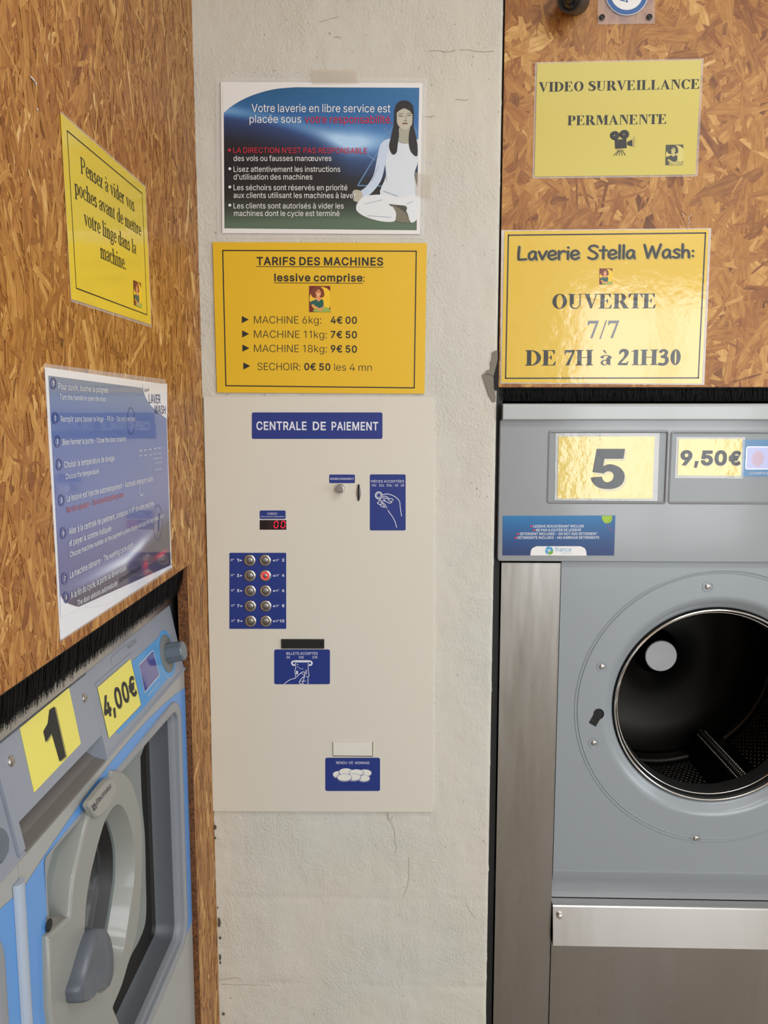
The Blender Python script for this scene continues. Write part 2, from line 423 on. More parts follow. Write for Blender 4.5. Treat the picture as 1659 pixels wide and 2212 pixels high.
# ------------------------------------------------------------------ lettering
GLYPHS = '''A384|13,0 161,407 221,407 370,0 316,0 230,242 211,298 186,383 196,383 170,297 152,242 68,0|88,114 88,159 296,159 296,114
B365|48,0 48,407 193,407 232,403 263,392 287,376 305,354 315,328 318,299 316,275 309,256 285,229 252,213 252,210 271,206 290,196 308,182 322,163 331,138 334,109 331,80 320,53 302,31 276,14 241,4 197,0|100,46 196,46 237,50 264,64 279,84 284,109 282,129 274,147 261,162 244,174 223,182 199,185 100,185|100,228 190,228 231,237 246,247 259,261 266,278 269,298 264,323 250,343 226,357 192,361 100,361
C408|214,-5 180,-3 149,6 120,20 95,39 73,63 56,92 43,125 35,162 32,203 35,244 43,281 56,315 73,343 95,367 120,387 149,401 180,410 214,412 272,403 298,392 322,377 342,358 358,335 371,308 378,279 327,279 312,316 286,343 252,359 214,365 178,360 147,346 120,323 100,291 87,251 83,203 87,156 100,116 121,84 147,61 179,47 214,42 252,48 286,64 312,91 327,128 378,128 371,99 358,73 342,50 322,30 299,15 272,4 244,-3
D402|175,0 77,0 77,46 172,46 217,50 254,65 283,88 303,119 315,158 319,204 315,250 303,288 283,320 256,343 220,357 177,361 75,361 75,407 180,407 218,404 252,396 282,383 319,353 347,313 359,281 367,244 369,204 367,164 359,127 347,95 329,67 307,43 281,25 249,11 214,3|100,407 100,0 48,0 48,407
E335|48,0 48,407 298,407 298,361 100,361 100,229 284,229 284,183 100,183 100,46 300,46 300,0
F328|48,0 48,407 295,407 295,361 100,361 100,223 277,223 277,177 100,177 100,0
G416|215,-5 180,-3 148,6 119,20 94,39 73,64 55,92 42,126 35,162 32,203 35,244 42,281 55,315 73,343 94,367 119,387 147,401 178,410 212,412 243,410 272,403 299,391 323,375 343,356 359,333 372,307 379,279 326,279 310,315 285,342 252,359 212,365 178,360 147,346 120,323 100,291 87,251 83,203 87,156 100,116 121,84 147,61 179,47 215,42 247,46 276,57 299,75 317,99 328,128 332,162 347,159 226,159 226,205 382,205 382,160 377,113 361,73 335,40 301,15 261,0
H414|48,0 48,407 100,407 100,231 314,231 314,407 365,407 365,0 314,0 314,185 100,185 100,0
I150|50,0 50,407 101,407 101,0
J317|148,-5 99,2 60,26 42,50 30,80 26,116 26,138 78,138 78,116 83,83 97,59 119,45 148,40 176,45 198,59 213,83 217,116 217,407 269,407 269,116 265,80 254,50 235,26 197,2
L314|48,0 48,407 100,407 100,46 289,46 289,0
M503|48,0 48,407 121,407 222,150 230,127 239,98 249,67 257,39 246,39 254,66 264,97 274,127 282,150 381,407 454,407 454,0 403,0 403,233 404,262 404,295 405,330 406,366 410,366 398,327 386,290 374,257 365,233 273,0 229,0 136,233 127,257 116,289 103,326 90,366 95,366 96,333 97,297 97,263 98,233 98,0
N419|48,0 48,407 109,407 274,146 290,121 310,85 331,44 324,43 321,87 319,126 319,156 319,407 371,407 371,0 309,0 162,232 142,265 118,305 86,362 95,363 98,307 99,262 100,233 100,0
O427|214,-5 180,-3 149,6 120,20 95,39 74,63 56,92 43,125 35,162 32,203 35,244 43,281 56,315 74,343 95,367 120,387 149,401 180,410 214,412 247,410 278,401 307,387 332,367 354,343 371,315 384,281 392,244 394,203 392,162 384,125 371,92 354,63 332,39 307,20 278,6 247,-3|214,42 248,47 280,61 306,84 327,115 340,155 344,203 340,252 327,292 306,323 280,346 248,360 214,365 179,360 147,346 121,323 100,291 87,251 83,203 87,155 100,115 121,84 147,61 179,47
P356|48,0 48,407 188,407 231,403 266,390 293,370 312,344 323,313 327,278 323,243 312,212 293,186 266,166 231,153 188,149 87,149 87,194 186,194 215,197 238,205 255,218 266,235 273,255 276,278 273,301 266,321 255,338 237,351 215,359 186,362 100,362 100,0
Q427|196,127 250,127 296,68 307,52 375,-38 321,-38 276,21 265,37|214,-5 180,-3 149,6 120,20 95,39 74,63 56,92 43,125 35,162 32,203 35,244 43,281 56,315 74,343 95,367 120,387 149,401 180,410 214,412 247,410 278,401 307,387 332,367 354,343 371,315 384,281 392,244 394,203 392,162 384,125 371,92 354,63 332,39 307,20 278,6 247,-3|214,42 248,47 280,61 306,84 327,115 340,155 344,203 340,252 327,292 306,323 280,346 248,360 214,365 179,360 147,346 121,323 100,291 87,251 83,203 87,155 100,115 121,84 147,61 179,47
R359|48,0 48,407 189,407 232,403 266,391 293,372 312,346 324,316 327,282 324,247 312,217 293,192 266,174 231,162 189,158 77,158 77,204 187,204 216,206 238,213 255,225 267,240 274,259 276,282 274,304 267,324 255,340 238,352 215,359 186,362 100,362 100,0|282,0 184,183 242,183 342,0
S357|179,-7 138,-3 102,7 73,25 51,48 37,76 31,109 84,109 88,88 99,70 114,57 133,47 179,39 205,42 229,48 248,59 264,73 273,91 276,111 274,129 266,143 237,164 196,178 147,191 102,208 69,231 48,261 42,298 46,330 60,358 82,381 110,398 144,409 182,412 220,409 253,398 281,381 302,359 315,332 321,302 270,302 261,330 242,350 214,363 180,367 155,365 134,358 116,348 103,335 95,319 92,300 95,282 105,267 135,247 170,235 211,223 249,211 287,190 316,158 324,137 327,111 322,79 309,51 288,27 259,8 222,-3
T359|25,361 25,407 333,407 333,361 205,361 205,0 154,0 154,361
U414|207,-7 162,-2 123,12 91,35 68,64 53,99 48,138 48,407 99,407 99,143 103,115 113,90 128,70 150,54 176,45 207,41 238,45 265,54 286,70 301,90 311,115 314,143 314,407 366,407 366,138 361,99 346,64 322,35 291,12 252,-2
V384|163,0 13,407 67,407 154,165 172,110 198,25 188,25 214,110 232,165 316,407 370,407 222,0
W549|124,0 13,407 66,407 131,157 140,116 149,75 158,32 151,32 160,75 169,116 179,157 245,407 304,407 369,157 380,116 389,75 398,32 391,32 399,75 408,116 418,157 483,407 536,407 424,0 364,0 294,258 281,313 269,380 280,380 268,316 254,258 184,0
X379|14,0 174,228 174,189 23,407 83,407 142,320 163,289 179,263 195,234 186,234 202,263 217,289 239,320 299,407 357,407 207,191 207,229 365,0 305,0 234,104 215,132 200,156 184,185 196,185 180,157 165,133 145,104 73,0
Y377|163,0 163,167 13,407 73,407 154,276 178,234 200,184 179,184 201,234 224,276 305,407 364,407 214,167 214,0
Z351|33,0 33,37 219,308 245,344 273,380 278,364 228,362 178,361 32,361 32,407 317,407 317,369 135,103 107,64 78,26 72,43 122,45 171,46 320,46 320,0
a311|128,-7 100,-4 76,4 54,17 38,36 28,59 24,86 27,110 35,129 47,143 62,154 100,169 143,176 187,181 212,188 218,194 220,204 220,205 213,237 192,258 157,265 119,258 94,241 80,219 33,233 46,258 63,277 83,291 106,300 155,308 191,303 229,288 245,275 258,256 266,232 269,201 269,0 221,0 221,42 218,42 202,20 172,1|136,36 161,39 182,47 199,59 211,75 218,92 220,110 220,152 208,146 185,141 160,137 140,134 107,127 83,111 76,99 73,84 82,58 104,42
b340|184,-7 158,-4 138,3 110,25 95,47 90,47 90,0 42,0 42,407 91,407 91,255 95,255 110,277 137,298 157,305 183,308 219,303 250,288 276,265 296,234 308,196 312,151 308,106 296,68 276,36 251,13 219,-2|176,37 202,41 224,52 240,70 253,93 260,121 262,152 260,182 253,209 241,232 224,249 202,260 176,264 150,260 129,250 112,233 100,210 93,183 90,152 93,120 100,92 112,69 129,52 151,41
c317|166,-7 127,-2 93,13 66,37 45,68 32,106 27,150 32,194 45,233 66,264 93,288 127,303 166,308 208,302 244,285 272,258 289,222 242,209 232,231 216,249 194,260 166,264 138,260 116,248 99,230 87,207 79,180 77,150 79,121 87,94 99,71 116,53 138,41 166,37 194,41 217,53 233,71 243,94 290,82 273,45 245,17 209,-1
d340|156,-7 120,-2 89,13 63,36 44,68 31,106 27,151 31,196 44,234 64,265 89,288 121,303 157,308 182,305 202,298 230,277 245,255 249,255 249,407 297,407 297,0 250,0 250,47 245,47 230,25 202,3 182,-4|164,37 189,41 210,52 227,69 240,92 247,120 249,152 247,183 240,210 228,233 211,250 189,260 164,264 137,260 116,249 99,232 87,209 79,182 77,152 79,121 87,93 99,70 116,52 138,41
e323|170,-7 128,-2 94,13 65,37 45,68 32,106 27,149 32,193 44,232 65,264 92,287 126,303 164,308 213,299 235,288 255,273 273,252 286,225 294,193 297,155 297,135 60,135 60,177 270,177 248,162 245,190 238,215 226,235 210,251 189,261 164,264 139,261 117,251 100,235 87,216 79,193 77,169 77,142 80,111 88,85 102,64 121,49 144,40 170,37 203,42 228,58 244,84 292,73 283,51 268,31 249,16 226,4 199,-4
f203|182,303 182,262 5,262 5,303|64,0 64,345 67,369 76,389 90,404 108,415 150,424 178,421 194,417 182,375 172,378 156,379 137,376 123,368 116,354 113,335 113,0
g340|166,-120 134,-118 107,-112 66,-88 40,-55 81,-33 97,-53 123,-71 166,-78 199,-73 226,-60 243,-37 249,-5 249,55 245,55 229,33 202,13 182,6 156,4 121,8 90,21 64,43 44,72 32,109 27,153 31,197 44,235 64,265 90,288 121,303 157,308 182,305 203,298 231,277 246,255 250,255 250,303 298,303 298,-7 294,-43 280,-72 259,-94 232,-109 201,-118|164,47 190,50 211,60 228,76 240,97 247,123 250,154 247,185 240,211 228,233 211,250 190,260 164,264 138,260 116,249 99,232 87,210 79,184 77,154 80,124 87,98 99,77 116,61 138,51
h328|91,181 91,0 42,0 42,407 91,407 91,230 82,230 99,266 122,290 150,303 182,308 211,304 236,295 257,279 273,257 282,228 286,192 286,0 237,0 237,188 232,220 218,243 197,258 168,263 147,261 129,254 113,242 101,226 93,206
i133|42,0 42,303 91,303 91,0|67,354 54,357 43,364 36,374 33,386 36,399 43,410 54,417 67,419 80,417 91,410 99,399 101,386 99,374 91,364 80,357
j133|42,303 91,303 91,-24 89,-50 81,-72 69,-90 52,-103 30,-111 3,-114 -8,-114 -8,-69 2,-69 20,-66 32,-57 40,-43 42,-23|67,354 54,357 43,364 35,374 33,386 35,399 43,410 54,417 67,419 80,417 91,410 98,399 101,386 98,374 91,364 80,357
k305|88,109 88,169 96,169 228,303 288,303 147,160 142,160|42,0 42,407 91,407 91,0|235,0 118,149 153,183 298,0
l128|40,0 40,407 87,407 87,0
m488|42,0 42,303 90,303 90,236 86,236 94,259 106,277 138,301 175,309 206,304 230,289 247,265 257,236 250,236 258,257 270,274 305,300 349,309 375,306 398,297 417,283 433,263 442,236 445,204 445,0 397,0 397,203 392,231 378,250 358,261 335,264 316,262 299,256 276,232 268,198 268,0 219,0 219,208 215,231 202,249 183,260 160,264 126,256 112,246 101,231 93,213 91,190 91,0
n328|91,181 91,0 42,0 42,303 89,303 90,230 82,230 99,266 122,290 150,303 182,308 211,304 236,295 257,279 272,257 282,228 286,192 286,0 237,0 237,188 232,220 218,243 197,258 168,263 147,261 129,254 113,242 101,226 93,206
o332|166,-7 127,-2 93,13 66,37 45,68 32,106 27,150 32,194 45,233 66,264 93,288 127,303 166,308 205,303 239,288 267,264 287,233 300,194 305,150 300,106 287,68 267,37 239,13 205,-2|166,37 194,41 216,53 233,71 246,94 253,121 255,150 253,179 246,206 233,230 216,248 194,260 166,264 138,260 116,248 99,230 87,207 79,180 77,150 79,121 87,94 99,71 116,53 138,41
p340|42,-114 42,303 90,303 90,255 95,255 110,277 137,298 157,305 183,308 219,303 250,288 276,265 296,234 308,196 312,151 308,106 296,68 276,36 251,13 219,-2 184,-7 158,-4 138,3 110,25 95,47 91,47 91,-114|176,37 202,41 224,52 240,70 253,93 260,121 262,152 260,182 253,209 241,232 224,249 202,260 176,264 150,260 129,250 112,233 100,210 93,183 90,152 93,120 100,92 112,69 129,52 151,41
q340|297,-114 249,-114 249,47 245,47 229,25 202,3 182,-4 156,-7 120,-2 89,13 63,36 44,68 31,106 27,151 31,196 44,234 64,265 89,288 121,303 157,308 182,305 202,298 230,277 245,255 250,255 250,303 297,303|164,37 189,41 210,52 227,69 240,92 247,120 249,152 247,183 240,210 228,233 211,250 189,260 164,264 137,260 116,249 99,232 87,209 79,182 77,152 79,121 87,93 99,70 116,52 138,41
r207|42,0 42,303 89,303 89,257 92,257 104,277 122,294 145,304 170,308 183,308 195,307 195,258 184,259 166,261 145,258 127,252 112,241 101,227 93,210 91,190 91,0
s292|146,-7 116,-4 90,3 67,14 49,30 36,51 28,75 75,85 84,63 99,48 120,39 145,36 174,40 196,50 210,65 214,82 212,97 203,109 189,118 170,124 119,136 83,149 58,166 43,190 37,219 41,244 52,265 69,283 92,296 119,305 150,308 179,305 203,298 223,287 239,271 259,232 214,222 207,238 194,253 176,263 150,266 125,263 105,253 91,239 87,222 90,207 99,195 137,178 184,167 220,155 245,137 260,114 265,85 261,60 250,38 232,19 208,5 179,-4
t182|163,303 163,262 5,262 5,303|52,377 101,377 101,78 103,61 109,49 120,42 136,40 148,41 161,43 170,1 153,-2 135,-3 100,2 74,17 57,42 52,74
u328|146,-4 117,-1 92,9 71,25 55,47 45,76 42,111 42,303 91,303 91,115 96,84 110,60 131,45 160,40 181,43 199,50 215,61 227,77 234,98 237,122 237,303 286,303 286,0 238,0 238,73 246,73 229,37 206,14 178,0
v311|130,0 14,303 67,303 132,124 150,70 164,17 147,17 162,70 179,124 244,303 297,303 181,0
x303|17,0 137,175 137,137 23,303 80,303 118,244 143,203 166,165 140,165 162,203 187,244 225,303 281,303 167,135 167,171 286,0 229,0 185,68 160,109 138,145 164,145 143,109 119,68 73,0
y311|38,-111 49,-69 57,-70 83,-71 104,-59 120,-28 130,-1 14,303 67,303 132,124 149,69 164,17 147,17 162,70 179,124 244,303 297,303 163,-46 141,-86 111,-109 73,-116 52,-114
z304|33,0 33,37 203,256 203,258 38,258 38,303 266,303 266,265 101,48 101,45 271,45 271,0
w454|110,0 18,303 70,303 107,171 123,109 140,33 132,33 148,108 165,171 202,303 253,303 289,171 305,109 322,33 313,33 330,108 347,171 384,303 436,303 344,0 295,0 255,137 244,180 232,224 221,270 232,270 221,224 210,180 198,137 159,0
À384|13,0 161,407 221,407 370,0 316,0 230,242 211,298 186,383 196,383 170,297 152,242 68,0|88,114 88,159 296,159 296,114|173,447 120,527 175,527 213,447
È335|48,0 48,407 298,407 298,361 100,361 100,229 284,229 284,183 100,183 100,46 300,46 300,0|155,447 102,527 157,527 195,447
É335|48,0 48,407 298,407 298,361 100,361 100,229 284,229 284,183 100,183 100,46 300,46 300,0|153,447 191,527 246,527 193,447
à311|128,-7 100,-4 76,4 54,17 38,36 28,59 24,86 27,110 35,129 47,143 62,154 100,169 143,176 187,181 212,188 218,194 220,204 220,205 213,237 192,258 157,265 119,258 94,241 80,219 33,233 46,258 63,277 83,291 106,300 155,308 191,303 229,288 245,275 258,256 266,232 269,201 269,0 221,0 221,42 218,42 202,20 172,1|136,36 161,39 182,47 199,59 211,75 218,92 220,110 220,152 208,146 185,141 160,137 140,134 107,127 83,111 76,99 73,84 82,58 104,42|132,343 79,423 134,423 172,343
é323|170,-7 128,-2 94,13 65,37 45,68 32,106 27,149 32,193 44,232 65,264 92,287 126,303 164,308 213,299 235,288 255,273 273,252 286,225 294,193 297,155 297,135 60,135 60,177 270,177 248,162 245,190 238,215 226,235 210,251 189,261 164,264 139,261 117,251 100,235 87,216 79,193 77,169 77,142 80,111 88,85 102,64 121,49 144,40 170,37 203,42 228,58 244,84 292,73 283,51 268,31 249,16 226,4 199,-4|141,343 180,423 234,423 182,343
œ555|166,-7 127,-2 93,13 66,37 45,68 32,106 27,150 32,194 45,233 66,264 93,288 127,303 166,308 205,303 239,288 267,264 287,233 300,194 305,150 300,106 287,68 267,37 239,13 205,-2|166,37 194,41 216,53 233,71 246,94 253,121 255,150 253,179 246,206 233,230 216,248 194,260 166,264 138,260 116,248 99,230 87,207 79,180 77,150 79,121 87,94 99,71 116,53 138,41|401,-7 360,-2 325,13 297,37 276,68 263,106 259,149 263,193 276,232 296,264 324,287 357,303 396,308 444,299 467,288 487,273 504,252 517,225 526,193 529,155 529,135 291,135 291,177 502,177 479,162 477,190 470,215 458,235 442,251 421,261 396,264 370,261 349,251 331,235 319,216 311,193 308,169 308,142 311,111 320,85 334,64 352,49 375,40 402,37 435,42 460,58 476,84 524,73 514,51 500,31 481,16 458,4 431,-4
€371|291,263 273,223 13,223 28,263|256,184 238,143 13,143 28,184|338,371 318,327 293,347 263,360 230,365 199,360 170,346 147,323 129,292 117,252 113,203 117,155 129,115 147,83 170,61 199,47 230,42 263,47 292,60 317,77 337,34 315,17 289,5 260,-3 230,-5 184,1 143,20 110,50 84,92 72,125 65,162 63,203 65,244 72,282 84,315 110,356 143,387 184,406 230,412 260,410 289,402 315,389
'165|62,254 56,407 108,407 103,254
’141|41,255 65,407 121,407 79,255
-362|270,196 270,150 91,150 91,196
.150|76,-4 62,-1 50,7 42,19 40,33 42,47 50,59 62,67 76,69 90,67 102,59 110,47 113,33 110,19 102,7 90,-1
,150|30,-96 54,57 110,57 67,-96
:150|76,-4 62,-1 50,7 42,19 40,33 42,47 50,59 62,67 76,69 90,67 102,59 110,47 113,33 110,19 102,7 90,-1|76,217 62,219 50,227 42,239 40,253 42,267 50,279 62,287 76,290 90,287 102,279 110,267 113,253 110,239 102,227 90,219
°253|127,226 102,229 80,239 62,253 47,272 38,294 34,318 38,342 47,364 62,383 80,398 102,407 127,410 151,407 173,398 191,383 206,364 215,342 218,318 215,294 206,272 191,253 173,239 151,229|127,267 152,274 171,293 178,318 171,344 152,362 127,369 101,362 82,344 76,318 82,293 101,274
/199|188,426 57,-61 11,-61 143,426
0362|181,-5 139,1 104,19 76,49 55,91 46,124 40,161 38,203 40,245 46,283 55,316 76,357 104,388 140,406 181,412 223,406 258,388 287,357 307,316 317,283 322,245 324,203 322,161 317,124 307,91 287,49 259,19 223,1|181,40 209,44 232,59 251,83 264,115 272,155 275,203 272,251 264,292 251,324 232,348 209,363 181,368 154,363 130,348 112,324 98,292 90,251 87,203 90,155 98,115 112,83 130,59 154,44
1290|150,0 150,345 60,290 60,340 155,407 200,407 200,0
2362|51,0 51,38 187,183 226,226 249,261 256,297 254,318 246,335 234,349 219,359 179,368 157,365 138,358 122,346 111,331 104,312 102,290 52,290 57,324 69,354 89,378 114,397 145,409 180,412 214,409 245,397 270,379 289,356 301,329 305,298 297,254 269,207 214,144 122,48 122,45 311,45 311,0
3362|174,-5 139,-2 106,8 78,24 56,46 41,73 35,105 87,105 92,86 101,70 115,57 132,47 175,40 220,49 238,59 252,74 260,93 263,116 261,137 253,157 239,174 220,187 194,195 161,198 125,198 125,239 230,359 230,362 56,362 56,407 298,407 298,368 169,223 169,231 211,231 247,221 275,202 297,178 310,149 314,116 310,82 296,53 275,28 247,10 213,-2
4362|32,84 32,127 197,407 249,407 87,133 87,130 330,130 330,84|225,0 225,97 225,117 225,254 274,254 274,0
5362|177,-5 143,-2 112,9 86,26 66,48 53,75 48,104 98,104 102,87 110,71 139,48 177,40 200,43 221,51 238,65 251,83 259,105 262,130 259,155 251,177 237,195 220,210 198,219 174,222 134,215 102,197 54,202 77,407 293,407 293,362 120,362 107,241 109,241 142,260 184,267 210,264 235,257 257,245 276,228 291,208 303,185 310,159 313,131 308,93 295,60 274,33 247,12 214,-1
6362|181,-5 145,-1 114,12 88,32 68,60 55,92 51,129 54,160 64,191 110,272 202,407 258,407 121,209 116,209 132,230 157,246 188,251 223,247 253,236 277,217 296,192 307,161 311,126 307,90 294,58 274,32 248,11 217,-1|181,39 203,42 223,50 239,64 251,81 259,102 262,126 259,150 251,171 239,188 223,201 203,209 181,212 159,209 139,201 123,188 110,171 103,150 100,127 103,103 110,81 123,64 139,50 159,42
7362|78,0 259,359 259,362 50,362 50,407 312,407 312,359 132,0
8362|181,-5 142,-2 108,9 80,27 59,49 46,77 42,108 44,133 52,156 64,176 81,193 100,205 122,212 122,214 95,225 74,246 61,273 56,304 60,334 72,360 91,382 117,398 147,409 181,412 215,409 245,398 270,382 289,360 301,334 305,304 301,274 287,246 267,225 240,214 240,212 262,205 281,193 297,176 310,156 318,133 321,108 316,77 303,49 281,27 253,9 220,-2|181,39 206,42 228,48 245,59 258,73 267,91 269,111 266,132 258,151 244,166 226,178 205,186 181,188 157,186 135,178 117,166 104,151 95,132 92,111 95,91 103,73 116,59 134,48 156,42|181,232 219,240 234,251 246,264 253,281 255,300 253,320 246,336 235,350 220,360 181,368 142,360 127,350 116,336 109,320 106,300 109,281 116,264 127,251 142,240
9362|181,412 217,408 248,395 274,375 294,347 307,315 311,278 308,247 298,216 252,135 160,0 104,0 241,198 246,198 230,177 205,161 174,156 140,160 110,171 85,190 66,215 55,246 51,281 55,317 68,349 88,375 114,395 145,408|181,368 159,365 139,357 123,343 111,326 103,305 100,281 103,257 111,236 123,219 139,206 159,198 181,195 203,197 223,206 239,219 252,236 259,257 262,280 259,304 252,326 239,343 223,357 203,365'''
SANS = {}
for _l in GLYPHS.split('\n'):
    _h, *_c = _l[1:].split('|')
    SANS[_l[0]] = (int(_h) / 407.0,
                   [[(int(a.split(',')[0]) / 407.0, int(a.split(',')[1]) / 407.0) for a in c.split(' ')] for c in _c])


def offset_loop(l, d):
    """Move an outline outwards by d (glyph outlines run clockwise, holes anticlockwise)."""
    n, out = len(l), []
    for i in range(n):
        p, a, b = l[i], l[i - 1], l[(i + 1) % n]
        d1, d2 = (p[0] - a[0], p[1] - a[1]), (b[0] - p[0], b[1] - p[1])
        l1, l2 = hypot(*d1) or 1e-9, hypot(*d2) or 1e-9
        n1, n2 = (-d1[1] / l1, d1[0] / l1), (-d2[1] / l2, d2[0] / l2)
        mx, my = n1[0] + n2[0], n1[1] + n2[1]
        ml = hypot(mx, my) or 1e-9
        k = min(2.0 / ml, 1.6) / ml
        out.append((p[0] + mx * k * d, p[1] + my * k * d))
    return out


def sarea(l):
    return sum(l[i][0] * l[(i + 1) % len(l)][1] - l[(i + 1) % len(l)][0] * l[i][1] for i in range(len(l))) / 2


def sans_glyph(ch, bold):
    adv, cs = SANS[ch]
    big = max(cs, key=lambda c: abs(sarea(c)))
    sg = -1 if sarea(big) > 0 else 1
    if bold:
        cs = [offset_loop(c, bold * sg) for c in cs]
    return adv + 2 * bold * 0.9, [cs]


def ell(cx, cy, rx, ry, n=28, a0=0.0, a1=2 * pi):
    full = abs(a1 - a0 - 2 * pi) < 1e-6
    return [(cx + rx * cos(a0 + (a1 - a0) * i / (n if full else n - 1)),
             cy + ry * sin(a0 + (a1 - a0) * i / (n if full else n - 1))) for i in range(n)]


def spline(pts, n=6, closed=False):
    """Catmull-Rom through points of any dimension."""
    out, m = [], len(pts)
    rng = m if closed else m - 1
    for i in range(rng):
        g = (lambda k: pts[k % m]) if closed else (lambda k: pts[min(max(k, 0), m - 1)])
        p0, p1, p2, p3 = g(i - 1), g(i), g(i + 1), g(i + 2)
        for j in range(n):
            t = j / n
            out.append(tuple(0.5 * (2 * b + (c - a) * t + (2 * a - 5 * b + 4 * c - d) * t * t + (3 * b - a - 3 * c + d) * t ** 3)
                             for a, b, c, d in zip(p0, p1, p2, p3)))
    if not closed:
        out.append(tuple(pts[-1]))
    return out


def ribbon(pts, w, caps=True, closed=False):
    """A pen stroke: list of small outlines (one strip in quads, round ends). w number or list."""
    n = len(pts)
    ws = w if isinstance(w, (list, tuple)) else [w] * n
    L, R = [], []
    for i in range(n):
        a = pts[i - 1] if (i or closed) else pts[0]
        b = pts[(i + 1) % n] if (i < n - 1 or closed) else pts[-1]
        dx, dy = b[0] - a[0], b[1] - a[1]
        l = hypot(dx, dy) or 1e-9
        L.append((pts[i][0] - dy / l * ws[i] / 2, pts[i][1] + dx / l * ws[i] / 2))
        R.append((pts[i][0] + dy / l * ws[i] / 2, pts[i][1] - dx / l * ws[i] / 2))
    g = [[[L[i], L[(i + 1) % n], R[(i + 1) % n], R[i]]] for i in range(n if closed else n - 1)]
    if caps and not closed:
        for p, ww in ((pts[0], ws[0]), (pts[-1], ws[-1])):
            g.append([ell(p[0], p[1], ww / 2, ww / 2, 12)])
    return g


def band(cx, cy, rx, ry, T, t, a0, a1, n=22):
    o = ell(cx, cy, rx, ry, n, a0, a1)
    i = ell(cx, cy, rx - T, ry - t, n, a0, a1)
    return [o + i[::-1]]


